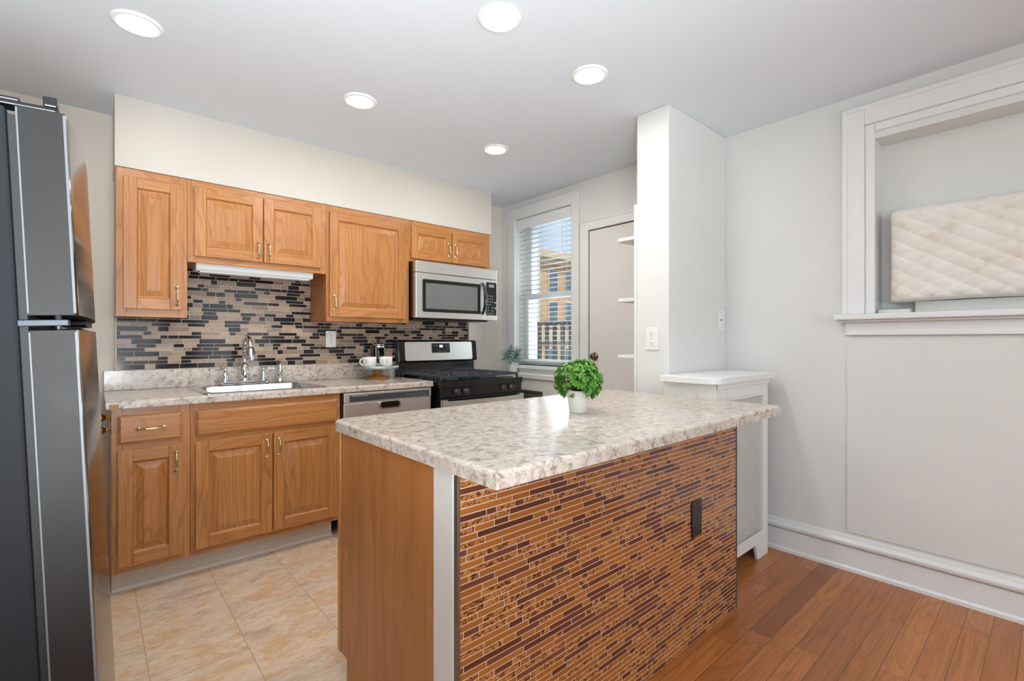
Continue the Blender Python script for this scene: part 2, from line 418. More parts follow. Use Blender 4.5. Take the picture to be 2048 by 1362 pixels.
t = NT('quilt_fabric'); n = t.noise(t.obj((1, 1, 1)), 6, 6, 0.65); fine = t.noise(t.obj(), 500, 2)
c = t.ramp(n, [(0.30, lin(214, 200, 180)), (0.46, lin(232, 226, 216)), (0.7, lin(238, 234, 226))])
sp = t.noise(t.obj((1, 10, 16)), 1.1, 5, 0.6)
c = t.mix(t.math('MULTIPLY', t.ramp(sp, [(0.66, (0,) * 3), (0.74, (1,) * 3)]), 0.6), c, lin(190, 166, 136))
t.bsdf(col=c, rough=0.85, normal=t.bump(fine, 0.15, 0.002), sheen=0.2)

t = NT('lamp_diffuser')
em = t.n('Emission', {'Color': (1.0, 0.985, 0.965, 1), 'Strength': LAMP_STRENGTH}); t.t.links.new(em.outputs[0], t.out.inputs[0])
t = NT('display_lit'); em = t.n('Emission', {'Color': (0.45, 0.8, 1.0, 1), 'Strength': 1.6}); t.t.links.new(em.outputs[0], t.out.inputs[0])

t = NT('brick_tan')
g = t.n('NewGeometry').outputs['Position']; s = t.n('SeparateXYZ', {0: g})
uv = t.n('CombineXYZ', {0: t.math('ADD', s.outputs[0], s.outputs[1]), 1: s.outputs[2]}).outputs[0]
br = t.n('TexBrick', {'Vector': uv, 'Color1': lin(222, 170, 116), 'Color2': lin(198, 140, 96), 'Mortar': lin(220, 196, 160), 'Scale': 1.0,
                      'Mortar Size': 0.012, 'Brick Width': 0.22, 'Row Height': 0.075})
t.bsdf(col=br.outputs[0], rough=0.85)

# ------------------------------------------------------------------ the setting
XL, YB = -0.80, 3.497          # left wall, cabinet wall
XR, XW = 2.965, 2.93           # dining wall, window wall
ZC = 2.455; YN = -3.0
b = MB()
b.box(XL, 3.2, 1.365, YB + .1, -0.10, 0, 0)
b.box(XL, 3.2, YN, 1.365, -0.10, 0, 1)
struct('floor', b, ['vinyl_tile', 'hardwood'])
struct('ceiling', MB().box(XL - .1, 3.25, YN, YB + .15, ZC, ZC + 0.12), 'ceiling_paint')
struct('wall_back', MB().box(XL - .1, XW, YB, YB + .15, 0, ZC), 'beige_wall_lit')
b = MB(); b.box(XL - .1, XL, YN, YB, 0, .75); b.box(XL - .1, XL, YN, YB, 2.0, ZC); b.box(XL - .1, XL, YN, -1.55, .75, 2.0); b.box(XL - .1, XL, .05, YB, .75, 2.0)
struct('wall_left', b, 'beige_wall_dimmed')
b = MB(); b.box(XL - .1, 3.25, YN - .14, YN, 0, .70); b.box(XL - .1, 3.25, YN - .14, YN, 2.20, ZC)
for xa, xb_ in ((XL - .1, -.35), (.85, 1.4), (2.6, 3.25)): b.box(xa, xb_, YN - .14, YN, .70, 2.20)
struct('wall_front', b, 'white_wall')
struct('wall_soffit', MB().box(0.085, 2.545, 3.172, YB, 2.0905, ZC), 'beige_wall_dimmed')
# dining wall with the recess of the blocked window
RY0, RY1, RZ0, RZ1 = -0.42, 0.613, 1.312, 2.212
b = MB()
b.box(XR, 3.25, YN, 1.47, 0, RZ0); b.box(XR, 3.25, YN, 1.47, RZ1, ZC)
b.box(XR, 3.25, RY1, 1.47, RZ0, RZ1); b.box(XR, 3.25, YN, RY0, RZ0, RZ1)
b.box(3.12, 3.25, RY0, RY1, RZ0, RZ1)
b.box(XR - 0.007, XR, -0.55, 0.727, 0.20, 1.225)
struct('wall_right', b, 'patched_wall')
# window wall
WY0, WY1, WZ0, WZ1 = 2.598, 3.29, 0.975, 2.30
b = MB()
b.box(XW, 3.20, 1.47, YB + .15, 0, WZ0); b.box(XW, 3.20, 1.47, YB + .15, WZ1, ZC)
b.box(XW, 3.20, 1.47, WY0, WZ0, WZ1); b.box(XW, 3.20, WY1, YB + .15, WZ0, WZ1)
struct('wall_window', b, 'white_wall')
# stub wall between kitchen and dining end
b = MB(); b.box(2.30, XR, 1.365, 1.563, 0, ZC); b.box(2.298, 2.70, 1.563, 1.583, 0, 1.962)
struct('wall_partition', b, 'white_wall', bevel=0.006)

# baseboards
prof = [(0, 0), (-.022, 0), (-.022, .016), (-.014, .026), (-.012, .123), (-.002, .124), (-.002, .130), (-.024, .132), (-.028, .142), (-.028, .152), (-.018, .162), (-.012, .166), (-.010, .178), (0, .182)]
b = MB(); b.prism([(XR - 0.0005 + x, z) for x, z in prof][::-1], 'y', YN, 1.364)
struct('baseboard_right', b, 'trim_white')
b = MB(); b.box(XL, 0.055, YB - .015, YB - .0005, 0, 0.10)
struct('baseboard_back', b, 'trim_white', bevel=0.004)

# kitchen window
b = MB()
cw = 0.088
b.box(XW - .022, XW, WY1, WY1 + cw, WZ0 - .06, WZ1 + .10)
b.box(XW - .022, XW, WY0 - cw + .01, WY0, WZ0 - .06, WZ1 + .10)
b.box(XW - .024, XW, WY0 - .001, WY1 + .001, WZ1, WZ1 + .10)
w1 = struct('window_1', b, 'trim_white', bevel=0.004)
b = MB(); b.box(XW - .055, 3.03, WY0 - .07, WY1 + .07, WZ0 - .028, WZ0); obj('window_sill', b, 'trim_white', w1, 0.004)
b = MB(); b.box(XW - .018, XW - .001, WY0 - .04, WY1 + .05, WZ0 - .075, WZ0 - .029); obj('apron', b, 'trim_white', w1, 0.003)
def sash(z0, z1, x0, x1):
    b = MB(); y0, y1 = WY0 + .004, WY1 - .004
    b.box(x0, x1, y0, y0 + .048, z0, z1); b.box(x0, x1, y1 - .048, y1, z0, z1)
    b.box(x0, x1, y0 + .048, y1 - .048, z0, z0 + .05); b.box(x0, x1, y0 + .048, y1 - .048, z1 - .042, z1)
    s_ = obj('sash', b, 'sash_white', w1, 0.003)
    xm = (x0 + x1) / 2
    obj('pane', MB().box(xm - .002, xm + .002, y0 + .047, y1 - .047, z0 + .049, z1 - .041), 'clear_glass', s_)
sash(WZ0 + .002, 1.612, 3.035, 3.07); sash(1.575, WZ1 - .002, 3.072, 3.107)

# slatted blind hanging in the window
bl = thing('window_blind', 'white slatted blind lowered in the kitchen window beside the stove', 'blind', (2.975, 2.944, 1.0))
obj('headrail', MB().box(2.945, 2.995, WY0 + .006, WY1 - .006, 2.222, 2.294), 'blind_white', bl, 0.004)
obj('valance', MB().box(2.936, 2.944, WY0 + .004, WY1 - .004, 2.205, 2.297), 'blind_white', bl, 0.002)
b = MB(); z = 2.19
while z > 1.04:
    for k in range(1):
        n = len(b.v); y0, y1 = WY0 + .01, WY1 - .01
        dz = 0.0
        for sx, hz in ((2.957, -.002), (2.965, .0005), (2.974, .001), (2.983, .0005), (2.991, -.002)):
            b.v += [(sx, y0, z + hz), (sx, y1, z + hz)]
        for q in range(4): b.face([n + 2 * q, n + 2 * q + 1, n + 2 * q + 3, n + 2 * q + 2], 0, True)
    z -= 0.0415
sl = obj('slats', b, 'blind_white', bl)
so_ = sl.modifiers.new('thick', 'SOLIDIFY'); so_.thickness = 0.0022
obj('bottom_rail', MB().box(2.950, 2.998, WY0 + .01, WY1 - .01, 1.005, 1.022), 'blind_white', bl, 0.003)
for yy in (WY0 + .13, WY1 - .13):
    b = MB(); b.tube([(2.947, yy, 2.21), (2.947, yy, 1.01)], 0.0016, 6); b.tube([(3.001, yy, 2.21), (3.001, yy, 1.01)], 0.0016, 6)
    obj('ladder_cord', b, 'cord_white', bl)
b = MB(); b.tube([(2.940, WY1 - .085, 2.20), (2.938, WY1 - .084, 1.62)], 0.0045, 8); obj('tilt_wand', b, 'cord_white', bl)

# door beside the window
d1 = struct('door_1', MB().box(XW - .006, XW - .0005, 1.60, 2.419, 0.01, 2.048), 'door_paint')
b = MB()
b.box(XW - .02, XW, 2.427, 2.508, 0, 2.125); b.box(XW - .02, XW, 1.585, 2.427, 2.056, 2.125); b.box(XW - .026, XW, 1.585, 2.512, 2.118, 2.135)
obj('door_frame', b, 'trim_white', d1, 0.004)
b = MB(); b.box(XW - .0015, XW - .0002, 2.419, 2.427, 0, 2.056); b.box(XW - .0015, XW - .0002, 1.60, 2.427, 2.048, 2.056); obj('door_gap', b, 'slot_dark', d1)
b = MB(); b.lathe([(0.0, -.046), (.014, -.045), (.023, -.038), (.026, -.029), (.022, -.020), (.012, -.014), (.010, -.009), (.028, -.008), (.031, -.005), (.031, -.001)], (XW - .006, 2.364, 1.072), 'x', 24)
obj('door_knob', b, 'knob_bronze', d1)

# blocked window on the dining wall
b = MB()
def casing(b, x0, y0, y1, z1, w, z0):
    b.box(x0, XR, y1 - w, y1, z0, z1); b.box(x0, XR, y0, y0 + w, z0, z1); b.box(x0, XR, y0 + w, y1 - w, z1 - w, z1)
casing(b, XR - .026, -0.545, 0.738, 2.375, .088, 1.330)
casing(b, XR - .034, -0.552, 0.745, 2.385, .022, 1.330)
casing(b, XR - .012, -0.457, 0.650, 2.287, .040, 1.330)
w2 = struct('window_2', b, 'trim_white', bevel=0.004)
b = MB(); b.box(XR - .075, 3.10, -0.58, 0.772, 1.300, 1.328); b.box(XR - .05, XR, -0.57, 0.76, 1.288, 1.300); obj('window_sill', b, 'trim_white', w2, 0.006)
b = MB(); b.box(XR - .018, XR - .008, -0.55, 0.735, 1.222, 1.288); b.box(XR - .026, XR - .008, -0.55, 0.72, 1.222, 1.238); obj('apron', b, 'trim_white', w2, 0.003)
b = MB(); b.box(3.00, 3.05, 0.48, 0.606, 1.3285, 1.35); obj('sill_block', b, 'wood_block', w2, 0.002)

# quilted cover over the unit in the recess
qc = thing('air_conditioner_cover', 'quilted cream fabric cover on the unit in the boarded window recess', 'cover', (3.02, 0.1, 1.329))
b = MB(); NY, NZ = 150, 84; y0, y1, z0, z1 = -0.36, 0.556, 1.386, 1.843
xb, xf = 3.112, 2.985
def qh(y, z):
    u = (y / .104 + z / .070) + .2; w = (y / .104 - z / .070)
    return .0105 * (abs(math.sin(PI * u)) * abs(math.sin(PI * w))) ** 0.45 + .006 * math.sin(9 * y + 3) * math.sin(11 * z)
n0 = len(b.v)
for j in range(NZ + 1):
    for i in range(NY + 1):
        fy, fz = i / NY, j / NZ
        y = y0 + (y1 - y0) * fy; z = z0 + (z1 - z0) * fz
        e = min((y1 - y), (y - y0)); e2 = min(z1 - z, z - z0); R = .04
        rnd_ = 0
        for q in (e, e2):
            if q < R: rnd_ += R - math.sqrt(max(R * R - (R - q) ** 2, 0))
        sag = .012 * (1 - fz) ** 3 * math.sin(6 * y)
        b.v.append((xf - qh(y, z) + min(rnd_, .055), y, z + sag * 0.5))
for j in range(NZ):
    for i in range(NY):
        a = n0 + j * (NY + 1) + i
        b.face([a, a + NY + 1, a + NY + 2, a + 1], 0, True)
# sides back to the board
ring = [n0 + i for i in range(NY + 1)] + [n0 + j * (NY + 1) + NY for j in range(1, NZ + 1)] + [n0 + NZ * (NY + 1) + i for i in range(NY - 1, -1, -1)] + [n0 + j * (NY + 1) for j in range(NZ - 1, 0, -1)]
n1 = len(b.v)
for r_ in ring: b.v.append((xb, b.v[r_][1], b.v[r_][2]))
for i in range(len(ring)):
    j = (i + 1) % len(ring); b.face([ring[i], ring[j], n1 + j, n1 + i], 0, True)
obj('quilted_shell', b, 'quilt_fabric', qc)
obj('support_board', MB().box(3.07, 3.11, -0.33, 0.47, 1.3285, 1.388), 'wood_block', qc, 0.002)

# ------------------------------------------------------------------ hardware helper
def pull(name, c, L, axis, parent, mat='brass'):
    """bar pull on a front that faces -Y; c = centre on the surface"""
    b = MB(); pts = []; rad = []
    h = L / 2
    def P(s, o): return (c[0] + s, c[1] - o, c[2]) if axis == 'x' else (c[0], c[1] - o, c[2] + s)
    for s_, o, r in ((-h, .004, .0045), (-h * .93, .013, .0042), (-h * .75, .020, .0036), (-h * .5, .023, .0046), (-h * .3, .0235, .006), (-h * .22, .024, .0046), (0, .0245, .0066),
                     (h * .22, .024, .0046), (h * .3, .0235, .006), (h * .5, .023, .0046), (h * .75, .020, .0036), (h * .93, .013, .0042), (h, .004, .0045)):
        pts.append(P(s_, o)); rad.append(r)
    b.tube(pts, rad, 10)
    for s_ in (-h, h):
        q = P(s_, 0); b.lathe([(.0105, 0), (.0105, -.002), (.0075, -.005), (.0, -.007)], q, 'y', 14)
        e = P(s_ * 1.12, 0.001); b.lathe([(.006, 0), (.004, -.004), (0, -.005)], e, 'y', 10)
    return obj(name, b, mat, parent)

def raised(b, x0, x1, z0, z1, yf, sw):
    """raised-panel front facing -Y with its face at yf: stiles, rails, panel"""
    th = .019
    b.box(x0, x0 + sw, yf, yf + th, z0, z1, 0); b.box(x1 - sw, x1, yf, yf + th, z0, z1, 0)
    b.box(x0 + sw, x1 - sw, yf, yf + th, z0, z0 + sw, 1); b.box(x0 + sw, x1 - sw, yf, yf + th, z1 - sw, z1, 1)
    rings = [(0, .001), (.004, .008), (.008, .0115), (.012, .0115), (.040, .0035), (.042, .0025)]
    n = len(b.v)
    for o, d in rings:
        a0, a1, c0, c1 = x0 + sw + o, x1 - sw - o, z0 + sw + o, z1 - sw - o
        b.v += [(a0, yf + d, c0), (a1, yf + d, c0), (a1, yf + d, c1), (a0, yf + d, c1)]
    for k in range(len(rings) - 1):
        for q in range(4):
            p_ = (q + 1) % 4; a = n + 4 * k
            b.face([a + q, a + p_, a + 4 + p_, a + 4 + q], 1 if (q in (0, 2) and k < 2) else 0)
    a = n + 4 * (len(rings) - 1); b.face([a, a + 1, a + 2, a + 3], 0)
WOODS = ['oak_vertical', 'oak_horizontal']
def door(x0, x1, z0, z1, yf, parent, hx=None, hz=None, sw=.056):
    b = MB(); raised(b, x0, x1, z0, z1, yf, sw)
    d = obj('door', b, WOODS, parent, 0.0022)
    if hx is not None: pull('handle', (hx, yf, hz), .092, 'z', d)
    return d
def slab(name, x0, x1, z0, z1, yf, parent):
    b = MB(); n = len(b.v); r = .012
    b.box(x0, x1, yf + .008, yf + .019, z0, z1, 0)
    b.v += [(x0, yf + .008, z0), (x1, yf + .008, z0), (x1, yf + .008, z1), (x0, yf + .008, z1),
            (x0 + r, yf, z0 + r), (x1 - r, yf, z0 + r), (x1 - r, yf, z1 - r), (x0 + r, yf, z1 - r)]
    n += 8
    for q in range(4): b.face([n + q, n + (q + 1) % 4, n + 4 + (q + 1) % 4, n + 4 + q], 0)
    b.face([n + 4, n + 5, n + 6, n + 7], 0)
    return obj(name, b, 'oak_horizontal', parent, 0.0015)

# ------------------------------------------------------------------ wall cabinets
YU = 3.18
def wall_cabinet(label, x0, x1, z0, z1, mid=None):
    t_ = thing('wall_cabinet', label, 'cabinet', ((x0 + x1) / 2, YU + .15, z0), 'oak wall cabinets over the counter')
    x0 += .0006; x1 -= .0006
    b = MB(); d0 = YU + .02
    b.box(x0, x0 + .013, d0, YB - .002, z0 + .001, z1); b.box(x1 - .013, x1, d0, YB - .002, z0 + .001, z1)
    b.box(x0 + .013, x1 - .013, d0, YB - .002, z0 + .006, z0 + .02); b.box(x0 + .013, x1 - .013, d0, YB - .002, z1 - .014, z1)
    b.box(x0 + .013, x1 - .013, YB - .010, YB - .002, z0 + .02, z1 - .014)
    obj('box', b, 'oak_panel', t_)
    b = MB(); s_ = .040
    b.box(x0, x0 + s_, YU, d0, z0, z1, 0); b.box(x1 - s_, x1, YU, d0, z0, z1, 0)
    b.box(x0 + s_, x1 - s_, YU, d0, z0, z0 + s_ + .004, 1); b.box(x0 + s_, x1 - s_, YU, d0, z1 - s_ - .006, z1, 1)
    if mid: b.box(mid - .02, mid + .02, YU, d0, z0 + s_ + .004, z1 - s_ - .006, 0)
    obj('face_frame', b, WOODS, t_, 0.001)
    return t_
YD = YU - .020
c_ = wall_cabinet('tall narrow oak wall cabinet with one door, left end of the upper row', .090, .395, 1.320, 2.089)
door(.118, .371, 1.361, 2.046, YD, c_, .346, 1.437)
c_ = wall_cabinet('short oak wall cabinet with two doors above the sink and strip light', .395, 1.157, 1.632, 2.089, .776)
door(.426, .773, 1.666, 2.055, YD, c_, .747, 1.738); door(.779, 1.119, 1.666, 2.055, YD, c_, .806, 1.738)
c_ = wall_cabinet('tall wide oak wall cabinet with one door left of the microwave', 1.157, 1.767, 1.322, 2.089)
door(1.176, 1.729, 1.353, 2.050, YD, c_, 1.206, 1.443)
c_ = wall_cabinet('smallest oak wall cabinet with two low doors directly over the microwave', 1.767, 2.529, 1.784, 2.089, 2.138)
door(1.780, 2.134, 1.808, 2.047, YD, c_, 2.108, 1.905, .052); door(2.141, 2.495, 1.808, 2.047, YD, c_, 2.168, 1.905, .052)

# strip light under the short cabinet
sl_ = thing('strip_light', 'slim white strip light fixed under the short cabinet above the sink', 'light', (.77, 3.25, 1.60))
b = MB(); b.prism([(3.212, 1.6365), (3.212, 1.606), (3.222, 1.594), (3.30, 1.594), (3.318, 1.610), (3.318, 1.6365)], 'x', .44, 1.085); obj('housing', b, 'under_light', sl_, 0.002)
b = MB(); b.box(.46, 1.065, 3.226, 3.296, 1.586, 1.594); obj('lens', b, 'lamp_rim', sl_, 0.003)
b = MB(); b.lathe([(.004, 0), (.004, -.008), (0, -.009)], (1.00, 3.215, 1.596), 'z', 8); obj('switch', b, 'outlet_plastic', sl_)

# ------------------------------------------------------------------ mosaic splash behind the counter
def mosaic(b, u0, u1, z0, z1, heights, gap, place, pick, holes=(), edge=None):
    z = z0; k = 0
    while z < z1 - .004:
        h = heights[k % len(heights)]; zt = min(z + h, z1); u = u0 - random.random() * .05
        last = None
        while u < u1:
            m, L = pick(last, k); last = m
            a, c = max(u, u0), min(u + L, u1); u += L + gap
            if c - a < .004: continue
            if any(a < hx1 and c > hx0 and z < hz1 and zt > hz0 for hx0, hx1, hz0, hz1 in holes): continue
            place(b, a, c, z, zt, m, random.random() * .998 + .001)
        z = zt + gap; k += 1
sp = thing('tile_backsplash', 'mosaic backsplash of black glass and marbled brown strips behind the sink', 'backsplash', (1.3, YB - .01, 1.03))
obj('grout', MB().box(.101, 2.526, YB - .0135, YB - .001, 1.0275, 1.636), 'grout_tan', sp)
b = MB()
def pl(b, a, c, z, zt, m, r): b.box(a, c, YB - .0146, YB - .010, z, zt, m, r)
def pk(last, k):
    m = 0 if random.random() < (.30 if last == 0 else .62) else 1
    return m, random.choice((.035, .05, .07, .09, .115, .14) if m == 0 else (.045, .06, .08, .10, .13))
mosaic(b, .103, 2.524, 1.029, 1.635, (.0275, .0191, .0191), .0026, pl, pk)
obj('mosaic_tiles', b, ['tile_black_glass', 'tile_marbled'], sp)
for a_, c2, zt in ((.094, .101, 1.318), (2.526, 2.534, 1.350)): obj('edge_trim', MB().box(a_, c2, YB - .018, YB - .001, 1.0275, zt), 'metal_trim', sp)

# ------------------------------------------------------------------ base cabinets
YF = 2.887
def base_cabinet(label, x0, x1, open_end=False):
    t_ = thing('base_cabinet', label, 'cabinet', ((x0 + x1) / 2, YF + .3, 0), 'oak base cabinets under the counter')
    x0 += .0006; x1 -= .0006
    b = MB(); d0 = YF + .02
    if open_end: b.box(x1 - .015, x1, d0, YB - .02, .108, .875)
    for a_, c2 in ((x0, x0 + .015), (x1 - .015, x1))[:1 if open_end else 2]: b.prism([(2.956, .0005), (YB - .02, .0005), (YB - .02, .875), (d0, .875), (d0, .108), (2.956, .108)], 'x', a_, c2)
    b.box(x0 + .015, x1 - .015, d0 + .002, YB - .02, .11, .125); b.box(x0 + .015, x1 - .015, YB - .03, YB - .02, .125, .875)
    obj('box', b, 'oak_panel', t_)
    return t_, x0, x1
def bframe(t_, x0, x1, mid=None, lw=.040, rw=.040):
    b = MB(); d0 = YF + .02
    b.box(x0, x0 + lw, YF, d0, .106, .875, 0); b.box(x1 - rw, x1, YF, d0, .106, .875, 0)
    for z0, z1 in ((.106, .150), (.670, .716), (.834, .875)): b.box(x0 + lw, x1 - rw, YF, d0, z0, z1, 1)
    if mid: b.box(mid - .02, mid + .02, YF, d0, .150, .670, 0)
    obj('face_frame', b, WOODS, t_, 0.001)
YDB = YF - .020
c_, x0, x1 = base_cabinet('narrow oak base cabinet with one drawer over one door, left end', .0645, .370); bframe(c_, x0, x1)
dr = slab('drawer_front', .087, .336, .709, .842, YDB, c_); pull('handle', (.2115, YDB, .776), .096, 'x', dr)
door(.087, .336, .136, .681, YDB, c_, .310, .598)
for zz, dy in ((.835, 0.0), (.775, 0.0)):
    b = MB(); b.lathe([(.019, 0), (.019, -.004), (.010, -.007), (.0085, -.018), (.013, -.024), (.0185, -.032), (.0195, -.040), (.015, -.048), (.006, -.051), (0, -.0515)], (.0651, 2.935, zz), 'x', 20)
    o = obj('side_knob', b, 'polished_brass', c_); o['label'] = 'brass knob on the cabinet side'
c_, x0, x1 = base_cabinet('wide oak sink base cabinet with two doors under the steel sink', .370, 1.135, True); bframe(c_, x0, x1, .752)
slab('false_front', .392, 1.114, .709, .842, YDB, c_)
door(.392, .7495, .138, .683, YDB, c_, .722, .600); door(.7555, 1.112, .138, .683, YDB, c_, .784, .600)
b = MB(); b.prism([(2.941, .0005), (2.938, .0015), (2.944, .018), (2.950, .026), (2.950, .104), (2.953, .104), (2.953, .0005)][::-1], 'x', .067, 1.105)
o = obj('toe_kick_strip', b, 'toe_vinyl'); tag(o, 'beige vinyl toe kick strip along the floor below the oak cabinets', 'toe kick')

# worktop
ct = thing('countertop', 'speckled beige laminate worktop holding the sink, against the back wall', 'countertop', (.9, 3.17, .876))
b = MB()
SX0, SX1, SY0, SY1 = .443, 1.053, 2.912, 3.440
r4 = rrect(2.858, 3.476, .8765, .914, .009, 3)
def slabseg(x0, x1, y0, y1): b.box(x0, x1, y0, y1, .8765, .914)
prof = [(2.870, .8765), (3.476, .8765), (3.476, .914), (2.868, .914), (2.862, .912), (2.858, .906), (2.858, .880), (2.861, .8765)]
b.prism(prof, 'x', .046, SX0); b.prism(prof, 'x', SX1, 1.776)
front = [(2.870, .8765), (SY0, .8765), (SY0, .914), (2.868, .914), (2.862, .912), (2.858, .906), (2.858, .880), (2.861, .8765)]
b.prism(front, 'x', SX0, SX1); b.box(SX0, SX1, SY1, 3.476, .8765, .914)
obj('worktop', b, 'laminate', ct)
b = MB(); b.prism(rrect(.046, 1.770, .9145, 1.0265, .003, 2), 'y', 3.4765, 3.4965); obj('upstand', b, 'laminate', ct, 0.002)
o = obj('end_block', MB().box(.056, .092, 2.856, 2.8868, .8767, .902), 'raw_block', ct); o['label'] = 'bare wood block at the worktop corner'
# end_block sits where the laminate edge is missing

# sink
sk = thing('kitchen_sink', 'rectangular stainless steel drop-in sink set in the laminate worktop', 'sink', (.748, 3.176, .914))
b = MB()
ox = rrect(.428, 1.068, 2.896, 3.456, .03); r1 = rrect(.436, 1.060, 2.904, 3.448, .028); r2 = rrect(.468, 1.028, 2.935, 3.365, .065); r3 = rrect(.474, 1.022, 2.941, 3.359, .065); r5 = rrect(.486, 1.010, 2.953, 3.347, .07); r6 = rrect(.52, .976, 2.99, 3.31, .05)
N_ = len(ox); lev = [(ox, .9145), (ox, .9165), (r1, .9205), (r2, .9195), (r3, .913), (r5, .76), (r6, .742)]
n = 0
for pts, z in lev: b.v += [(x, y, z) for x, y in pts]
for k in range(len(lev) - 1):
    for i in range(N_):
        j = (i + 1) % N_; b.face([k * N_ + i, k * N_ + j, (k + 1) * N_ + j, (k + 1) * N_ + i], 0, k > 2)
b.face([(len(lev) - 1) * N_ + i for i in range(N_)], 0)
obj('basin', b, 'sink_steel', sk)
b = MB(); b.lathe([(.045, 0), (.045, .003), (.03, .004), (.028, -.002), (0, -.002)], (.748, 3.15, .7425), 'z', 24); obj('drain', b, 'chrome', sk)

# tap
fx, fy, fz = .728, 3.414, .921
tp = thing('faucet', 'chrome gooseneck faucet with two lever handles behind the sink', 'faucet', (fx, fy, fz))
b = MB(); b.prism(rrect(fx - .145, fx + .145, fy - .030, fy + .030, .028), 'z', fz, fz + .016); obj('base_plate', b, 'chrome', tp, 0.004)
b = MB(); b.lathe([(.031, .016), (.031, .022), (.024, .028), (.026, .040), (.028, .060), (.025, .085), (.019, .105), (.0155, .118), (.0165, .122)], (fx, fy, fz), 'z', 24)
pts = [(fx, fy, fz + .115), (fx, fy, fz + .21)]
for i in range(1, 15):
    a = PI * i / 14 * .94; pts.append((fx, fy - .075 * (1 - math.cos(a)), fz + .21 + .088 * math.sin(a)))
b.tube(pts, [.0125] * len(pts), 14)
obj('spout', b, 'chrome', tp)
e = Vector(pts[-1]); dv = (Vector(pts[-1]) - Vector(pts[-2])).normalized()
b = MB(); b.tube([e - dv * .004, e + dv * .012, e + dv * .05, e + dv * .082, e + dv * .086], [.0145, .0145, .018, .021, .017], 16); obj('spray_head', b, 'chrome', tp)
for sgn in (-1, 1):
    hx = fx + sgn * .108
    b = MB(); b.lathe([(.026, .016), (.026, .022), (.018, .028), (.020, .045), (.017, .060), (.011, .070), (.010, .084), (.014, .088), (.014, .098), (.006, .104), (0, .105)], (hx, fy, fz), 'z', 20)
    b.tube([(hx, fy, fz + .092), (hx + sgn * .03, fy - .008, fz + .094), (hx + sgn * .06, fy - .016, fz + .092), (hx + sgn * .092, fy - .024, fz + .097)], [.007, .005, .0065, .0045], 10)
    obj('lever_handle', b, 'chrome', tp)
ss = thing('side_sprayer', 'chrome side sprayer standing right of the gooseneck faucet', 'sprayer', (.938, 3.414, .921))
b = MB(); b.lathe([(.024, 0), (.024, .006), (.017, .012), (.015, .030), (.0165, .034), (.0165, .040)], (.938, 3.414, .921), 'z', 20); obj('collar', b, 'chrome', ss)
b = MB(); b.lathe([(.0135, .040), (.0155, .055), (.0155, .10), (.013, .112), (.014, .118), (.0145, .128), (.008, .136), (0, .137)], (.938, 3.414, .921), 'z', 20)
b.tube([(.938, 3.414, 1.046), (.926, 3.394, 1.052), (.918, 3.378, 1.050)], [.011, .011, .014], 12); obj('spray_wand', b, 'chrome', ss)

# ------------------------------------------------------------------ dishwasher
dw = thing('dishwasher', 'stainless steel dishwasher under the worktop between sink cabinet and stove', 'dishwasher', (1.458, 3.1, 0))
X0, X1, Yd = 1.150, 1.766, 2.868
obj('tub', MB().box(1.140, 1.770, 2.915, 3.46, .06, .872), 'dark_void', dw)
b = MB(); b.box(X0, X1, Yd, 2.914, .105, .808, 0); obj('door', b, 'brushed_steel', dw, 0.004)
b = MB(); b.box(X0, X1, Yd - .004, 2.914, .810, .871, 0); obj('control_fascia', b, 'brushed_steel', dw, 0.004)
b = MB(); b.box(X0 + .035, X1 - .022, Yd - .0065, Yd - .0035, .816, .856, 0); cp = obj('control_panel', b, 'panel_grey', dw, 0.001)
b = MB()
for i in range(9): b.box(1.56 + i * .019, 1.569 + i * .019, Yd - .0075, Yd - .0064, .838, .841)
for i in range(6): b.box(1.575 + i * .026, 1.585 + i * .026, Yd - .0075, Yd - .0064, .827, .8305)
for i in range(14): b.box(1.20 + i * .0075, 1.2055 + i * .0075, Yd - .0075, Yd - .0064, .8475, .8535)
obj('button_marks', b, 'mark_grey', cp)
b = MB(); b.prism(rrect(1.375, 1.531, .752, .806, .022), 'y', Yd - .012, Yd - .0005); hp = obj('handle_bezel', b, 'sink_steel', dw, 0.004)
b = MB(); b.prism(rrect(1.388, 1.518, .764, .803, .016), 'y', Yd - .0135, Yd - .0125); obj('handle_pocket', b, 'black_enamel', hp)
obj('toe_panel', MB().box(1.155, 1.764, 2.935, 2.945, .004, .10), 'black_plastic', dw)

# ------------------------------------------------------------------ gas stove
GX0, GX1 = 1.797, 2.557; GC = (GX0 + GX1) / 2
gs = thing('gas_stove', 'black and stainless freestanding gas stove between counter and window wall', 'stove', (GC, 3.13, 0))
obj('body', MB().box(GX0 + .004, GX1 - .004, 2.835, 3.46, .03, .865), 'black_enamel', gs, 0.003)
b = MB(); b.box(GX0, GX1, 2.795, 3.425, .866, .908); b.box(GX0 + .04, GX1 - .04, 2.86, 3.40, .908, .911); obj('cooktop', b, 'black_enamel', gs, 0.006)
b = MB(); b.prism([(2.806, .795), (2.834, .795), (2.834, .864), (2.800, .864)], 'x', GX0 + .003, GX1 - .003); obj('knob_panel', b, 'black_enamel', gs, 0.003)
for kx in (GX0 + .135, GX0 + .215, GX1 - .195, GX1 - .115):
    b = MB(); b.lathe([(.024, 0), (.024, -.004), (.020, -.010), (.018, -.026), (.014, -.030), (0, -.030)], (kx, 2.802, .832), 'y', 22)
    b.box(kx - .004, kx + .004, 2.765, 2.776, .812, .852); obj('burner_knob', b, 'knob_grey', gs, 0.001)
b = MB(); b.box(GX0 + .006, GX1 - .006, 2.808, 2.834, .20, .790); obj('oven_door', b, 'black_enamel', gs, 0.005)
b = MB(); b.box(GX0 + .006, GX1 - .006, 2.808, 2.834, .035, .195); obj('drawer', b, 'brushed_steel', gs, 0.005)
b = MB()
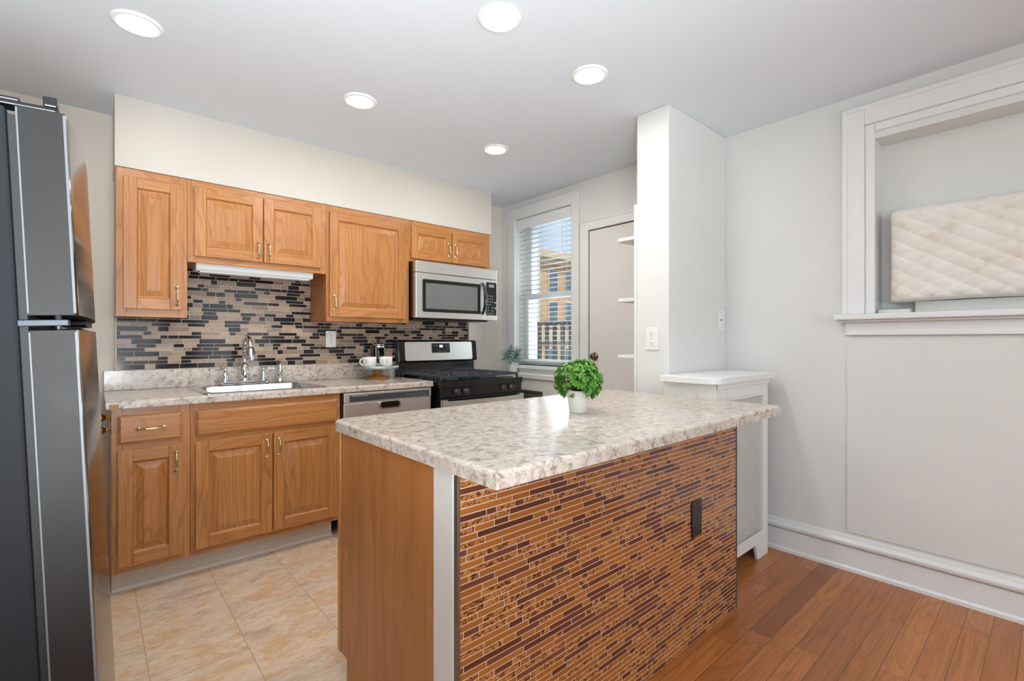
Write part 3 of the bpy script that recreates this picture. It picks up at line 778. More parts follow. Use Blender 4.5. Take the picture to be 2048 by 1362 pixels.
for bx in (GX0 + .008, GX1 - .046): b.box(bx, bx + .038, 2.772, 2.807, .722, .782)
n = 12; prev = None
for i in range(n):
    xa = GX0 + .046 + (GX1 - GX0 - .092) * i / n; xb_ = GX0 + .046 + (GX1 - GX0 - .092) * (i + 1) / n
    fa = 2.772 - .022 * math.sin(PI * i / n); fb = 2.772 - .022 * math.sin(PI * (i + 1) / n)
    m_ = len(b.v); b.v += [(xa, fa, .738), (xb_, fb, .738), (xb_, fb, .774), (xa, fa, .774), (xa, fa + .014, .738), (xb_, fb + .014, .738), (xb_, fb + .014, .774), (xa, fa + .014, .774)]
    for q in ((0, 1, 2, 3), (3, 2, 6, 7), (4, 7, 6, 5), (0, 4, 5, 1)): b.face([m_ + w for w in q])
obj('oven_handle', b, 'brushed_steel', gs)
# back guard
b = MB(); b.prism([(3.395, .909), (3.455, .909), (3.455, 1.02), (3.42, 1.02), (3.418, .96)], 'x', GX0 + .004, GX1 - .012)
obj('lower_guard', b, 'black_enamel', gs, 0.003)
b = MB(); b.prism([(3.388, 1.022), (3.45, 1.022), (3.468, 1.192), (3.425, 1.199), (3.412, 1.196), (3.404, 1.186)], 'x', GX0 - .004, GX1 + .002); bg = obj('back_guard', b, 'black_enamel', gs, 0.008)
def onguard(x, z, o=0.0):   # point on the sloping guard face
    f_ = (z - 1.022) / (1.186 - 1.022); return (x, 3.388 + .016 * f_ - o, z)
def gplate(b, x0, x1, z0, z1, o0, o1, r=.012):
    pts = rrect(x0, x1, z0, z1, r, 4); k = len(pts); n = len(b.v)
    b.v += [onguard(x, z, o0) for x, z in pts] + [onguard(x, z, o1) for x, z in pts]
    b.face([n + k + i for i in range(k)])
    for i in range(k): b.face([n + i, n + (i + 1) % k, n + k + (i + 1) % k, n + k + i])
b = MB(); gplate(b, GX0 + .055, GX1 - .052, 1.034, 1.184, -.001, .003, .014); obj('steel_fascia', b, 'brushed_steel', bg)
b = MB(); gplate(b, GX0 + .300, GX0 + .475, 1.094, 1.172, .003, .006, .006); dp = obj('display_panel', b, 'black_plastic', bg)
b = MB()
for i, (a0, a1) in enumerate(((.374, .380), (.384, .392), (.396, .404))): gplate(b, GX0 + a0, GX0 + a1, 1.138, 1.158, .006, .007, .001)
obj('clock_digits', b, 'display_lit', dp)
b = MB()
for i in range(4): gplate(b, GX0 + .318 + i * .012, GX0 + .325 + i * .012, 1.152, 1.157, .006, .0065, .001)
for i in range(3): gplate(b, GX0 + .435 + i * .012, GX0 + .442 + i * .012, 1.152 - .0, 1.157, .006, .0065, .001)
for i in range(5): gplate(b, GX0 + .35 + i * .02, GX0 + .36 + i * .02, 1.104, 1.109, .006, .0065, .001)
for i in range(2): gplate(b, GX0 + .45, GX0 + .458, 1.115 + i * .014, 1.121 + i * .014, .006, .0065, .001)
obj('button_marks', b, 'mark_grey', dp)
# grates and burners
for gx0, gx1 in ((GX0 + .02, GC - .004), (GC + .004, GX1 - .02)):
    b = MB(); zt0, zt1 = .930, .945; ya, yb = 2.825, 3.385
    b.box(gx0, gx1, ya, ya + .014, zt0, zt1); b.box(gx0, gx1, yb - .014, yb, zt0, zt1); b.box(gx0, gx0 + .014, ya + .014, yb - .014, zt0, zt1); b.box(gx1 - .014, gx1, ya + .014, yb - .014, zt0, zt1)
    b.box(gx0 + .014, gx1 - .014, (ya + yb) / 2 - .007, (ya + yb) / 2 + .007, zt0, zt1)
    xm = (gx0 + gx1) / 2
    for yc in (ya + .14, yb - .14):
        for dx_ in (-1, 1):
            b.box(min(xm + dx_ * .04, xm + dx_ * .16), max(xm + dx_ * .04, xm + dx_ * .16), yc - .006, yc + .006, zt0, zt1 + .002)
            b.box(xm - .006, xm + .006, min(yc + dx_ * .035, yc + dx_ * .127), max(yc + dx_ * .035, yc + dx_ * .127), zt0, zt1 + .002)
            for dy_ in (-1, 1): b.tube([(xm + dx_ * .03, yc + dy_ * .03, zt1 - .006), (xm + dx_ * .11, yc + dy_ * .10, zt1 - .006)], .006, 6)
    for fx_ in (gx0 + .007, gx1 - .007):
        for fy_ in (ya + .007, (ya + yb) / 2, yb - .007): b.box(fx_ - .007, fx_ + .007, fy_ - .007, fy_ + .007, .9085, zt0)
    obj('grate', b, 'cast_iron', gs, 0.002)
    for yc in (ya + .14, yb - .14):
        b = MB(); b.lathe([(.055, .9112), (.05, .916), (.036, .918), (.036, .924), (.030, .928), (0, .928)], (xm, yc, 0), 'z', 24); obj('burner', b, 'cast_iron', gs)
for lx in (GX0 + .05, GX1 - .05):
    for ly in (2.88, 3.42):
        b = MB(); b.lathe([(.018, 0), (.018, .03)], (lx, ly, 0), 'z', 12); obj('foot', b, 'black_plastic', gs)

# ------------------------------------------------------------------ over-the-range microwave
mw = thing('microwave', 'stainless over-the-range microwave mounted below the smallest wall cabinet', 'microwave', (2.15, 3.29, 1.352))
mx0, mx1 = 1.772, 2.538
b = MB(); b.box(mx0 + .003, mx1 - .003, 3.131, 3.478, 1.362, 1.7825); b.box(mx0 + .02, mx1 - .05, 3.15, 3.46, 1.350, 1.362); obj('case', b, 'black_plastic', mw, 0.003)
obj('vent_strip', MB().box(mx0, mx1, 3.088, 3.130, 1.699, 1.7805), 'brushed_steel', mw, 0.003)
dr = obj('door', MB().box(mx0, 2.404, 3.088, 3.130, 1.362, 1.695), 'brushed_steel', mw, 0.004)
b = MB(); b.prism(rrect(1.828, 2.362, 1.408, 1.650, .012), 'y', 3.083, 3.0875); obj('window_frame', b, 'black_plastic', dr, 0.002)
b = MB(); b.prism(rrect(1.852, 2.330, 1.432, 1.622, .006), 'y', 3.0815, 3.0829); obj('window_glass', b, 'microwave_glass', dr)
b = MB(); pts = []
for i in range(13):
    q = i / 12; pts.append((2.383, 3.086 - .040 * math.sin(PI * q) ** .6, 1.410 + .250 * q))
b.tube(pts, [.010 + .004 * math.sin(PI * i / 12) for i in range(13)], 12); obj('door_handle', b, 'black_enamel', dr)
cp = obj('control_fascia', MB().box(2.4065, mx1, 3.088, 3.130, 1.362, 1.695), 'brushed_steel', mw, 0.003)
b = MB(); b.prism(rrect(2.424, 2.530, 1.402, 1.672, .006), 'y', 3.0845, 3.0875); obj('keypad', b, 'black_plastic', cp)
b = MB(); b.box(2.448, 2.502, 3.0838, 3.0844, 1.632, 1.656); obj('display', b, 'mark_grey', cp)
b = MB()
for r_ in range(7):
    for c2 in range(3):
        if random.random() < .12: continue
        b.box(2.434 + c2 * .024, 2.446 + c2 * .024, 3.0838, 3.0844, 1.412 + r_ * .024, 1.421 + r_ * .024)
b.lathe([(.009, 0), (.009, -.0008), (0, -.0008)], (2.517, 3.0845, 1.462), 'y', 12); b.lathe([(.009, 0), (.009, -.0008), (0, -.0008)], (2.517, 3.0845, 1.508), 'y', 12)
obj('button_marks', b, 'mark_grey', cp)

# ------------------------------------------------------------------ cake stand, mugs, press
cs = thing('cake_stand', 'round grey metal cake stand with amber wooden foot on the worktop', 'cake stand', (1.577, 3.312, .914))
b = MB(); b.lathe([(.10, .072), (.150, .072), (.157, .078), (.157, .096), (.153, .098), (.150, .094), (0, .093)], (1.577, 3.312, .9145), 'z', 48); obj('plate', b, 'galvanized', cs)
b = MB(); b.lathe([(.082, 0), (.082, .010), (.074, .016), (.04, .024), (.028, .032), (.026, .05), (.034, .064), (.05, .0715)], (1.577, 3.312, .9145), 'z', 36); obj('foot', b, 'amber_wood', cs)
PZ = .9145 + .0945
def mug(x, y, rot, label):
    t_ = thing('mug', label, 'mug', (x, y, PZ), 'white mugs on the cake stand'); t_.rotation_euler.z = rot
    b = MB(); b.lathe([(.030, 0), (.044, .001), (.0475, .006), (.0485, .066), (.0475, .068), (.0455, .066), (.044, .008), (0, .007)], (0, 0, 0), 'z', 32); obj('cup', b, 'mug_glaze', t_, local=True)
    b = MB(); pts = []
    for i in range(13):
        a = -PI / 2 + PI * i / 12; pts.append((.0465 + .028 * math.cos(a), 0, .034 + .024 * math.sin(a)))
    b.tube(pts, .0048, 10); obj('handle', b, 'mug_glaze', t_, local=True)
    b = MB()
    for k in range(5):
        a = .62; R = .0490; ca, sa = math.cos(a), math.sin(a); z = .022 + k * .006
        for w in (-1, ):
            p = [(R * math.cos(a + q), R * math.sin(a + q)) for q in (-.05, .05)]
            b.quad((p[0][0], p[0][1], z), (p[1][0], p[1][1], z), (p[1][0], p[1][1], z + .0042), (p[0][0], p[0][1], z + .0042))
    obj('printed_mark', b, 'slot_dark', t_, local=True)
    return t_
mug(1.497, 3.262, PI + .05, 'white mug on the cake stand with its handle pointing at the sink')
mug(1.616, 3.250, PI + .62, 'white mug on the cake stand nearer the stove, handle toward the front')
fp = thing('french_press', 'small glass french press with black handle behind the white mugs', 'coffee maker', (1.622, 3.385, PZ))
c0 = (1.622, 3.385, PZ)
b = MB(); b.lathe([(0, .006), (.042, .006), (.044, .012), (.044, .150), (.0425, .150), (.0425, .014), (0, .010)], c0, 'z', 32); obj('beaker', b, 'clear_glass', fp)
b = MB(); b.lathe([(.047, 0), (.047, .018), (.0455, .018), (.0455, .004), (0, .003)], c0, 'z', 32)
b.lathe([(.0455, .128), (.048, .130), (.048, .148), (.0455, .150)], c0, 'z', 32)
for k in range(4):
    a = PI / 4 + k * PI / 2; b.box(c0[0] + .0465 * math.cos(a) - .004, c0[0] + .0465 * math.cos(a) + .004, c0[1] + .0465 * math.sin(a) - .004, c0[1] + .0465 * math.sin(a) + .004, PZ + .016, PZ + .13)
obj('steel_cage', b, 'chrome', fp)
b = MB(); b.lathe([(.049, .1505), (.049, .158), (.036, .168), (.014, .174), (0, .175)], c0, 'z', 32); obj('lid', b, 'chrome', fp)
b = MB(); b.tube([(c0[0], c0[1], PZ + .02), (c0[0], c0[1], PZ + .18)], .0025, 8); b.lathe([(.036, .05), (.036, .056), (0, .056)], c0, 'z', 24); obj('plunger', b, 'chrome', fp)
b = MB(); b.lathe([(.004, .176), (.010, .180), (.012, .188), (.008, .195), (0, .197)], c0, 'z', 16); obj('knob', b, 'black_plastic', fp)
b = MB(); dr_ = Vector((-.80, -.60, 0)); base = Vector(c0); pts = []
for q, h in ((.047, .138), (.062, .142), (.080, .130), (.088, .105), (.086, .075), (.076, .05)): pts.append(tuple(base + dr_ * q + Vector((0, 0, h))))
b.tube(pts, [.007, .008, .009, .009, .008, .006], 10); obj('handle', b, 'black_plastic', fp)

# ------------------------------------------------------------------ outlets
def outlet(label, c, facing, duplex=True, mat='outlet_plastic', w=.074, h=.118, cat='outlet'):
    t_ = thing('wall_outlet' if duplex else 'wall_plate', label, cat, c)
    if facing == '-x': t_.rotation_euler.z = -PI / 2
    b = MB(); b.prism(rrect(-w / 2, w / 2, -h / 2, h / 2, .004, 3), 'y', -.006, -.0005); obj('cover_plate', b, mat, t_, 0.0018, local=True)
    if duplex:
        for s_ in (-1, 1):
            b = MB(); b.prism(rrect(-.0165, .0165, s_ * .026 - .0145, s_ * .026 + .0145, .009, 4), 'y', -.0085, -.006); rc_ = obj('receptacle', b, mat, t_, 0.0006, local=True)
            b = MB(); z = s_ * .026
            b.box(-.0075, -.0055, -.0092, -.0084, z - .001, z + .008); b.box(.0055, .0075, -.0092, -.0084, z - .001, z + .008); b.lathe([(.0024, 0), (.0024, -.0008), (0, -.0008)], (0, -.0084, z - .007), 'y', 10)
            obj('slots', b, 'slot_dark', rc_, local=True)
        b = MB(); b.lathe([(.003, 0), (.0028, -.001), (0, -.0012)], (0, -.006, 0), 'y', 10); obj('screw', b, 'mark_grey', t_, local=True)
    else:
        for s_ in (-1, 1):
            b = MB(); b.lathe([(.0035, 0), (.003, -.0012), (0, -.0014)], (0, -.006, s_ * h * .40), 'y', 10); obj('screw', b, mat if mat != 'outlet_plastic' else 'mark_grey', t_, local=True)
    return t_
outlet('white duplex outlet on the mosaic backsplash right of the sink', (1.300, YB - .0170, 1.205), '-y')
outlet('white duplex outlet on the end face of the white stub wall', (2.2995, 1.462, 1.205), '-x', w=.080, h=.122)
jk = outlet('small white jack plate on the stub wall above the radiator cover', (2.888, 1.3645, 1.32), '-y', False, cat='wall plate')
b = MB(); b.lathe([(.008, 0), (.008, -.004), (.004, -.005), (0, -.005)], (0, -.006, 0), 'y', 14); obj('jack', b, 'mark_grey', jk, local=True)

# ------------------------------------------------------------------ island
IX0, IX1, IY0, IY1 = .657, 2.174, .951, 1.682
isl = thing('kitchen_island', 'kitchen island clad in amber glass strip mosaic with an oak end panel', 'island', ((IX0 + IX1) / 2, 1.32, 0))
b = MB(); b.prism([(1.056, .001), (1.612, .001), (1.612, .10), (1.662, .10), (1.662, .8755), (1.056, .8755)], 'x', IX0, IX0 + .02); obj('end_panel', b, 'oak_panel', isl, 0.001)
obj('front_stile', MB().box(IX0 - .003, IX0 + .022, 1.6625, IY1 + .004, .10, .8755), 'oak_vertical', isl, 0.0015)
obj('cabinet_box', MB().box(IX0 + .0205, IX1 - .001, 1.01, 1.64, .002, .8755), 'oak_panel', isl)
o = obj('corner_post', MB().box(IX0 - .001, IX0 + .06, .966, 1.0555, .001, .8755), 'post_paint', isl, 0.003); o['label'] = 'white painted corner post'
obj('end_board', MB().box(IX1 - .016, IX1, .966, 1.0095, .001, .8755), 'post_paint', isl)
gb = obj('grout_bed', MB().box(IX0 + .004, IX1 - .003, .9534, .9655, .001, .8755), 'grout_beige', isl)
b = MB()
HX0, HX1, HZ0, HZ1 = 1.768, 1.840, .425, .560
def pl2(b, a, c, z, zt, m, r): b.box(a, c, .9525, .960, z, zt, m, r)
def pk2(last, k):
    q = random.random(); m = 0 if q < .36 else (1 if q < .66 else 2)
    if m == last and random.random() < .5: m = (m + 1) % 3
    return m, random.choice((.03, .045, .06, .085, .11, .15, .19))
mosaic(b, IX0 + .010, IX1 - .008, .003, .8745, (.0137,), .0030, pl2, pk2)
obj('mosaic_tiles', b, ['tile_amber_glass', 'tile_brown_glass', 'tile_hammered_glass'], isl)
for a_, c2 in ((IX0 + .001, IX0 + .009), (IX1 - .007, IX1 - .001)): obj('edge_trim', MB().box(a_, c2, .9495, .9655, .001, .8755), 'metal_trim', isl, 0.001)
outlet('blank black cover plate on the amber mosaic side of the island', (1.806, .9522, .490), '-y', False, 'black_plastic', .078, .142, 'wall plate')

it = thing('island_countertop', 'large speckled laminate top overhanging the mosaic side of the island', 'countertop', (1.44, 1.25, .876))
b = MB(); x0, x1, y0, y1 = .645, 2.236, .787, 1.712; c = .030
outl = [(x0, y0), (x1 - .012, y0), (x1, y0 + .012), (x1, y1 - c), (x1 - c, y1), (x0 + c, y1), (x0 + .008, y1 - .008), (x0, y1 - c)]
def inset(p, d):
    cx, cy = (x0 + x1) / 2, (y0 + y1) / 2
    return (p[0] + (d if p[0] < cx else -d), p[1] + (d if p[1] < cy else -d))
lev = [(0.0, .8763), (0.0, .9065), (.0025, .911), (.008, .914)]; k = len(outl)
for d_, z in lev: b.v += [(*inset(p, d_), z) for p in outl]
b.face(list(range(k))[::-1]); b.face([3 * k + i for i in range(k)])
for l in range(3):
    for i in range(k): b.face([l * k + i, l * k + (i + 1) % k, (l + 1) * k + (i + 1) % k, (l + 1) * k + i])
obj('top', b, 'laminate', it)

# ------------------------------------------------------------------ plants
def leaf(b, p, d, up, L, w, m, r):
    d = d.normalized(); s_ = d.cross(up)
    if s_.length < 1e-4: s_ = Vector((1, 0, 0))
    s_.normalize(); nrm = s_.cross(d)
    A = p; B = p + d * L * .35 + s_ * w - nrm * (-.12 * L); C_ = p + d * L * .75 + s_ * w * .8; T = p + d * L - nrm * .1 * L
    D = p + d * L * .75 - s_ * w * .8; E_ = p + d * L * .35 - s_ * w + nrm * .12 * L; Mid = p + d * L * .55 - nrm * .10 * L
    n = len(b.v); b.v += [tuple(q) for q in (A, B, C_, T, D, E_, Mid)]
    for f in ((0, 1, 6), (1, 2, 6), (2, 3, 6), (3, 4, 6), (4, 5, 6), (5, 0, 6)): b.face([n + i for i in f], m, True, r)
pt = thing('potted_plant', 'bushy bright green potted plant in white pot on the island', 'plant', (1.427, 1.238, .914))
px, py = 1.427, 1.238
b = MB(); b.lathe([(.029, 0), (.032, .0005), (.034, .004), (.044, .080), (.046, .086), (.044, .087), (.040, .080), (.0, .078)], (px, py, .9142), 'z', 32); obj('pot', b, 'pot_white', pt)
b = MB(); st = MB(); cen = Vector((px, py, 1.036))
rs = random.Random(3)
for i in range(300):
    th = rs.random() * 2 * PI; cz = rs.uniform(-.72, 1); s_ = math.sqrt(1 - cz * cz)
    dv = Vector((s_ * math.cos(th), s_ * math.sin(th), cz)); rr = rs.uniform(.62, 1.0) ** .7
    tip = cen + Vector((dv.x * .096, dv.y * .096, dv.z * .086)) * rr
    if i % 2 == 0: st.tube([(px + dv.x * .01, py + dv.y * .01, .995), tuple((cen + tip) / 2 - Vector((0, 0, .006))), tuple(tip)], [.0012, .001, .0008], 4)
    tone = min(1, max(0.01, .30 + .5 * rr * (cz * .35 + .5) + rs.uniform(-.25, .25)))
    for k in range(6):
        a = k * 2.4 + rs.random(); u = dv.orthogonal().normalized(); w = dv.cross(u)
        ld = dv * (.55 if k < 5 else 1.2) + (u * math.cos(a) + w * math.sin(a)) * .9
        leaf(b, tip - dv * .004 * (k % 3), ld, dv, rs.uniform(.012, .019), rs.uniform(.0036, .0056), 0, min(1, max(.01, tone + rs.uniform(-.15, .15))))
obj('foliage', b, 'leaf_green', pt); obj('stems', st, 'stem_brown', pt)

pt2 = thing('potted_plant', 'pale sage green potted plant in striped pot on the window ledge', 'plant', (2.855, 3.245, .911))
px, py = 2.855, 3.245
b = MB(); n_ = 28
b.lathe([(.040, 0), (.043, .002), (.050, .104), (.048, .106), (.045, .098), (0, .095)], (px, py, .9115), 'z', 36)
po = obj('pot', b, 'pot_white', pt2)
b = MB()
for k in range(10):
    for q in range(7):
        a0 = k * 2 * PI / 10 + q * .09; a1 = a0 + .09
        def rr(h): return .0432 + .0066 * h / .104 + .0006
        h0, h1 = .008 + q * .013, .021 + q * .013
        b.quad((px + rr(h0) * math.cos(a0), py + rr(h0) * math.sin(a0), .9115 + h0), (px + rr(h0) * math.cos(a0 + .12), py + rr(h0) * math.sin(a0 + .12), .9115 + h0),
               (px + rr(h1) * math.cos(a1 + .12), py + rr(h1) * math.sin(a1 + .12), .9115 + h1), (px + rr(h1) * math.cos(a1), py + rr(h1) * math.sin(a1), .9115 + h1))
obj('stripes', b, 'pot_striped', po)
b = MB(); st = MB(); cen = Vector((px, py, 1.03))
for i in range(95):
    th = rs.random() * 2 * PI; cz = rs.uniform(-.15, 1); s_ = math.sqrt(1 - cz * cz)
    dv = Vector((s_ * math.cos(th), s_ * math.sin(th), cz)); L = rs.uniform(.6, 1)
    tip = cen + Vector((dv.x * .125 * L, dv.y * .125 * L, dv.z * .125 * L))
    if tip.x > 2.90: tip.x = 2.90 - rs.random() * .02
    base = Vector((px, py, 1.0)); st.tube([tuple(base), tuple((base + tip) / 2 + Vector((0, 0, .008))), tuple(tip)], [.0014, .0012, .0008], 4)
    for k in range(8):
        q = .45 + .08 * k; p = base.lerp(tip, min(q, 1)); a = k * 2.4
        u = dv.orthogonal().normalized(); w = dv.cross(u)
        leaf(b, p, dv * .5 + (u * math.cos(a) + w * math.sin(a)), dv, rs.uniform(.016, .024), rs.uniform(.004, .006), 0, rs.uniform(.01, 1))
obj('foliage', b, 'leaf_sage', pt2); obj('stems', st, 'stem_brown', pt2)

# ------------------------------------------------------------------ radiator covers
rd = thing('radiator_cover', 'tall white radiator cover with perforated front beside the dining wall', 'radiator cover', (2.55, 1.22, 0))
b = MB(); R0, R1, Y0, Y1 = 2.246, 2.862, 1.080, 1.360
pts = [(2.205, 1.362), (2.205, 1.112), (2.209, 1.090), (2.222, 1.068), (2.244, 1.055), (2.266, 1.051), (2.892, 1.051), (2.892, 1.362)]
b.prism(pts, 'z', .984, 1.017, 0); obj('top', b, 'trim_white', rd, 0.004)
b = MB(); b.box(R0, R0 + .016, Y0, Y1, .0, .983); b.box(R0 - .004, R0 + .001, Y0 + .0, Y0 + .09, .0, .983); obj('side_panel', b, 'cream_paint', rd, 0.002)
obj('side_panel', MB().box(R1 - .016, R1, Y0, Y1, .0, .983), 'cream_paint', rd, 0.002)
b = MB()
def flat(u0, u1, z0, z1, d=.016): b.box(u0, u1, Y0, Y0 + d, z0, z1)
ux0, ux1 = R0 + .0165, R1 - .0165
flat(ux0, ux0 + .10, .14, .983); flat(ux1 - .062, ux1, .14, .983); flat(ux0 + .10, ux1 - .062, .905, .983)
b.prism([(ux0, .0), (ux0 + .06, .0), (ux0 + .09, .085), (ux1 - .15, .085), (ux1 - .12, .0), (ux1, .0), (ux1, .14), (ux0, .14)], 'y', Y0, Y0 + .016)
b.box(ux1 - .062, ux1 - .054, Y0 - .004, Y0, .14, .905); b.box(ux0 + .10, ux1 - .062, Y0 - .004, Y0, .14, .152); b.box(ux0 + .10, ux1 - .062, Y0 - .004, Y0, .895, .905)
b.box(R0, R1, Y0 - .008, Y0 - .0042, .958, .983)
obj('front_frame', b, 'trim_white', rd, 0.0015)
b = MB(); y = Y0 + .008; b.quad((ux0 + .10, y, .14), (ux1 - .062, y, .14), (ux1 - .062, y, .905), (ux0 + .10, y, .905)); obj('perforated_grille', b, 'perforated_white', rd)
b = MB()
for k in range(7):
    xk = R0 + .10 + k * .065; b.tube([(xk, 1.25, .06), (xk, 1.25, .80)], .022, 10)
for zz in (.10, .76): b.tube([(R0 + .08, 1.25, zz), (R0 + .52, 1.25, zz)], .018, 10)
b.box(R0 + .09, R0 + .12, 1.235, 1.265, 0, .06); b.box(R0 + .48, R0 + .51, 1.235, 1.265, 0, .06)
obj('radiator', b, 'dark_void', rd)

rw = thing('radiator_cover', 'low cream radiator cover under the kitchen window beside the stove', 'radiator cover', (2.85, 2.9, 0))
obj('ledge', MB().box(2.765, 2.905, 2.47, 3.46, .872, .9105), 'cream_paint', rw, 0.004)
b = MB(); b.box(2.785, 2.801, 2.49, 3.44, .772, .8715); b.box(2.785, 2.801, 2.49, 3.44, .0, .10); b.box(2.785, 2.801, 2.49, 2.80, .10, .772); b.box(2.785, 2.801, 3.30, 3.44, .10, .772)
b.box(2.801, 2.925, 2.49, 2.506, 0, .8715); b.box(2.801, 2.925, 3.424, 3.44, 0, .8715)
obj('panels', b, 'cream_paint', rw, 0.002)
b = MB()
for i in range(34):
    yy = 2.802 + i * .0151; b.tube([(2.793, yy, .10), (2.793, yy, .772)], .0022, 5)
for i in range(45):
    zz = .104 + i * .0151; b.tube([(2.793, 2.80, zz), (2.793, 3.30, zz)], .0022, 5)
b.box(2.787, 2.799, 2.80, 2.812, .10, .772); b.box(2.787, 2.799, 3.288, 3.30, .10, .772); b.box(2.787, 2.799, 2.812, 3.288, .756, .772)
obj('wire_grille', b, 'mesh_brown', rw)

# ------------------------------------------------------------------ corner shelves behind the stub wall
for z, lab in ((1.768, 'white corner shelf on the stub wall, topmost of three beside the door'), (1.418, 'white corner shelf on the stub wall, middle one of three beside the door'), (1.092, 'white corner shelf on the stub wall, lowest of three beside the door')):
    pts = [(2.305, 1.5835), (2.60, 1.5835), (2.60, 1.61)]
    for i in range(9):
        a = PI / 2 * i / 8; pts.append((2.60 - .27 + .27 * math.cos(a) - .0, 1.61 + .095 * math.sin(a)))
    pts += [(2.315, 1.705), (2.305, 1.695)]
    b = MB(); b.prism(pts, 'z', z, z + .020); o = obj('wall_shelf', b, 'shelf_paint', None, 0.003)
    tag(o, lab, 'shelf', 'corner shelves beside the door')

# ------------------------------------------------------------------ refrigerator (leans back a little)
fr_ = thing('refrigerator', 'dark stainless top-freezer refrigerator standing at the left edge', 'refrigerator', (.022, 1.466, .032))
fr_.rotation_euler = (0, math.radians(-2.4), math.radians(-2.0))
FW = .755
b = MB(); b.box(-.70, -.092, 0.0, FW, .03, 1.668); obj('cabinet', b, 'fridge_side', fr_, 0.006, local=True)
b = MB(); b.box(-.0915, -.078, .012, FW - .012, .09, 1.655); obj('gasket', b, 'fridge_gasket', fr_, local=True)
def fdoor(name, z0, z1, pocket):
    b = MB(); N_ = 22; n = 0
    rows = [(-.0775, 0)]
    pts = []
    for i in range(N_ + 1):
        q = i / N_; y = FW * q; x = .0 + .020 * (1 - (2 * q - 1) ** 2) ** .8
        pts.append((x, y))
    outl = [(-.0775, 0.0)] + pts + [(-.0775, FW)]; k = len(outl)
    b.v = [(x, y, z0) for x, y in outl] + [(x, y, z1) for x, y in outl]
    b.face(list(range(k))[::-1], 1); b.face([k + i for i in range(k)], 1)
    for i in range(k):
        j = (i + 1) % k; side = (i == 0 or i >= k - 2)
        b.face([i, j, k + j, k + i], 1 if side else 0, not side)
    d = obj(name, b, ['fridge_steel', 'fridge_edge_steel'], fr_, local=True)
    b = MB(); b.box(-.003, .0022, -.0016, .0014, z0 + .004, z1 - .004); b.box(-.0775, -.074, -.0012, .0010, z0 + .004, z1 - .004); obj('edge_bead', b, 'bright_bead', d, 0.0006, local=True)
    return d
d_ = fdoor('freezer_door', 1.222, 1.672, 0)
b = MB(); b.prism([(.40, 1.206), (FW - .03, 1.206), (FW - .03, 1.222), (.40, 1.222)], 'x', -.06, .002); obj('grip_pocket', b, 'black_plastic', d_, 0.003, local=True)
d_ = fdoor('fresh_food_door', .095, 1.188, 0)
b = MB(); b.prism([(.36, 1.1885), (FW - .03, 1.1885), (FW - .03, 1.199), (.36, 1.199)], 'x', -.06, -.006); obj('grip_pocket', b, 'black_plastic', d_, 0.003, local=True)
b = MB(); b.box(-.16, -.012, .006, .05, 1.6735, 1.684); b.box(-.034, -.010, .004, .045, 1.684, 1.706); b.box(-.12, -.07, .008, .046, 1.684, 1.692); obj('hinge_cover', b, 'black_plastic', fr_, 0.003, local=True)
b = MB(); b.box(-.10, -.012, .004, .05, 1.198, 1.212); b.tube([(-.03, .02, 1.185), (-.03, .02, 1.225)], .006, 10); obj('middle_hinge', b, 'panel_grey', fr_, 0.002, local=True)
obj('kick_grille', MB().box(-.10, -.03, .02, FW - .02, .012, .085), 'black_plastic', fr_, local=True)
for fx_ in (-.12, -.62):
    for fy_ in (.08, FW - .08):
        b = MB(); b.lathe([(.02, -.029 if fx_ > -.3 else -.006), (.02, .03)], (fx_, fy_, 0), 'z', 12); obj('foot', b, 'black_plastic', fr_, local=True)

# ------------------------------------------------------------------ recessed ceiling lights
def downlight(x, y, label):
    t_ = thing('recessed_light', label, 'ceiling light', (x, y, ZC), 'recessed ceiling lights')
    b = MB(); b.lathe([(.086, -.0005), (.086, -.004), (.080, -.008), (.066, -.010), (.063, -.007), (.063, -.0005)], (x, y, ZC), 'z', 48); obj('trim_ring', b, 'lamp_rim', t_)
    b = MB(); b.lathe([(.0, -.0085), (.0625, -.0085), (.0625, -.003), (0, -.003)], (x, y, ZC), 'z', 48); obj('diffuser', b, 'lamp_diffuser', t_)
    return t_
LAB = 'round white recessed ceiling light '
downlight(.134, 2.413, LAB + 'nearest the refrigerator')
downlight(1.195, 1.440, LAB + 'above the middle of the island, nearest the viewer')
downlight(1.771, 1.465, LAB + 'above the island end beside the white stub wall')
downlight(1.056, 2.418, LAB + 'in front of the short cabinet above the sink')
downlight(1.995, 2.443, LAB + 'in front of the stove and microwave')

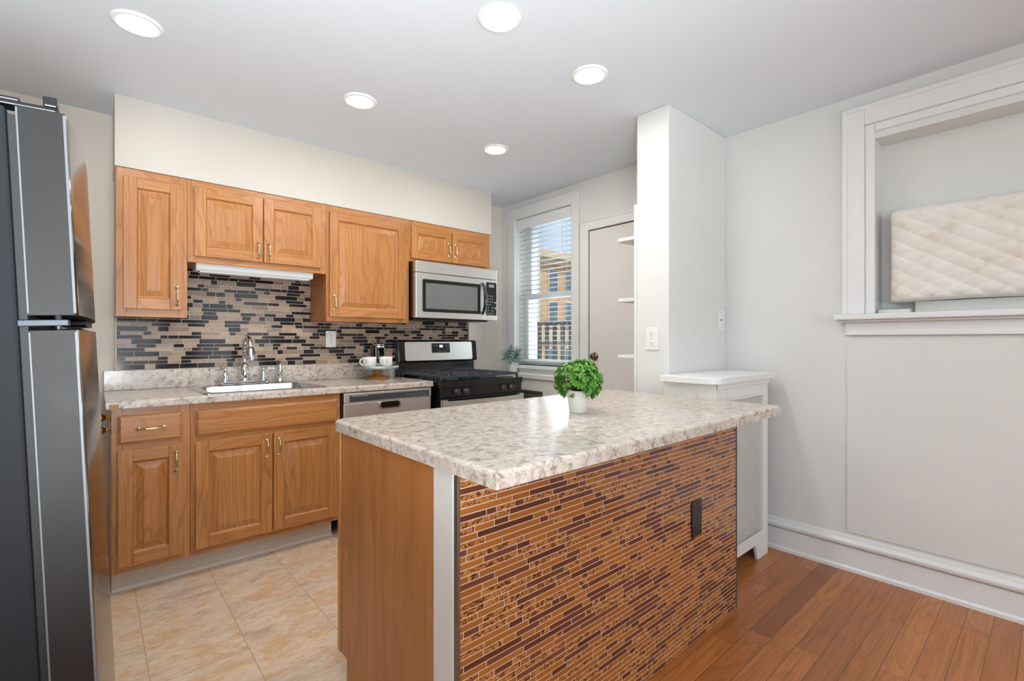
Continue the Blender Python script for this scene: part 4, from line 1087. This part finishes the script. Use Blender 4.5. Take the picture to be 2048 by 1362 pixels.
# ------------------------------------------------------------------ what shows through the window
g_ = obj('ground', MB().box(3.6, 30, -5, 30, -3.4, -3.2), 'ground_grey'); g_['kind'] = 'structure'
hs = thing('row_house', 'tan brick row house in sunlight seen through the kitchen window', 'building', (14, 13, -3.2))
b = MB(); b.box(11.7, 20, 12.0, 17, -3.2, 4.1); obj('wall', b, 'brick_tan', hs)
b = MB(); b.box(11.5, 20, 11.7, 17.2, 4.1, 4.35); b.box(11.6, 20, 11.85, 12, 3.9, 4.1); b.box(11.7, 20, 11.9, 12, 1.15, 1.5); obj('cornice', b, 'house_trim', hs)
for wx in (12.24, 13.08, 13.92):
    for wz, wh in ((2.95, .75), (1.72, .85), (-.3, 1.2)):
        b = MB(); b.box(wx - .05, wx + .45, 11.95, 12.0, wz - .05, wz + wh + .05); wf = obj('window', b, 'house_trim', hs)
        b = MB(); b.box(wx, wx + .40, 11.93, 11.95, wz, wz + wh / 2 - .02); b.box(wx, wx + .40, 11.93, 11.95, wz + wh / 2 + .02, wz + wh); obj('pane', b, 'house_window', wf)
hw = thing('white_house', 'pale white sided house at the left of the kitchen window view', 'building', (5.5, 8.5, -3.2))
b = MB()
b.box(4.6, 7.08, 7.2, 10.2, -3.2, 5.2); obj('wall', b, 'siding_white', hw)
b = MB(); b.box(4.5, 7.12, 7.1, 10.3, 5.2, 5.4); obj('roof', b, 'roof_grey', hw)
rl = thing('deck_railing', 'weathered grey wooden deck railing outside the kitchen window', 'railing', (4.6, 4.3, .2))
b = MB(); b.box(4.56, 4.65, 3.2, 5.6, 1.41, 1.455); obj('top_rail', b, 'deck_wood', rl, 0.004)
b = MB(); b.box(4.585, 4.625, 3.2, 5.6, .42, .50); obj('bottom_rail', b, 'deck_wood', rl, 0.004)
for i in range(15):
    yy = 3.4 + i * .143; obj('baluster', MB().box(4.587, 4.623, yy - .022, yy + .022, .50, 1.41), 'deck_wood', rl)
obj('post', MB().box(4.56, 4.65, 5.5, 5.59, .2, 1.41), 'deck_wood', rl); obj('post', MB().box(4.56, 4.65, 3.2, 3.29, .2, 1.41), 'deck_wood', rl)
dk = thing('deck', 'grey deck floor beyond the kitchen window, below the railing', 'deck', (4.0, 4.4, .08))
obj('floor_boards', MB().box(3.3, 4.75, 3.0, 5.8, .08, .198), 'deck_wood', dk)
for xx in (3.4, 4.6):
    for yy in (3.2, 5.6): obj('support_post', MB().box(xx - .06, xx + .06, yy - .06, yy + .06, -3.2, .08), 'deck_wood', dk)
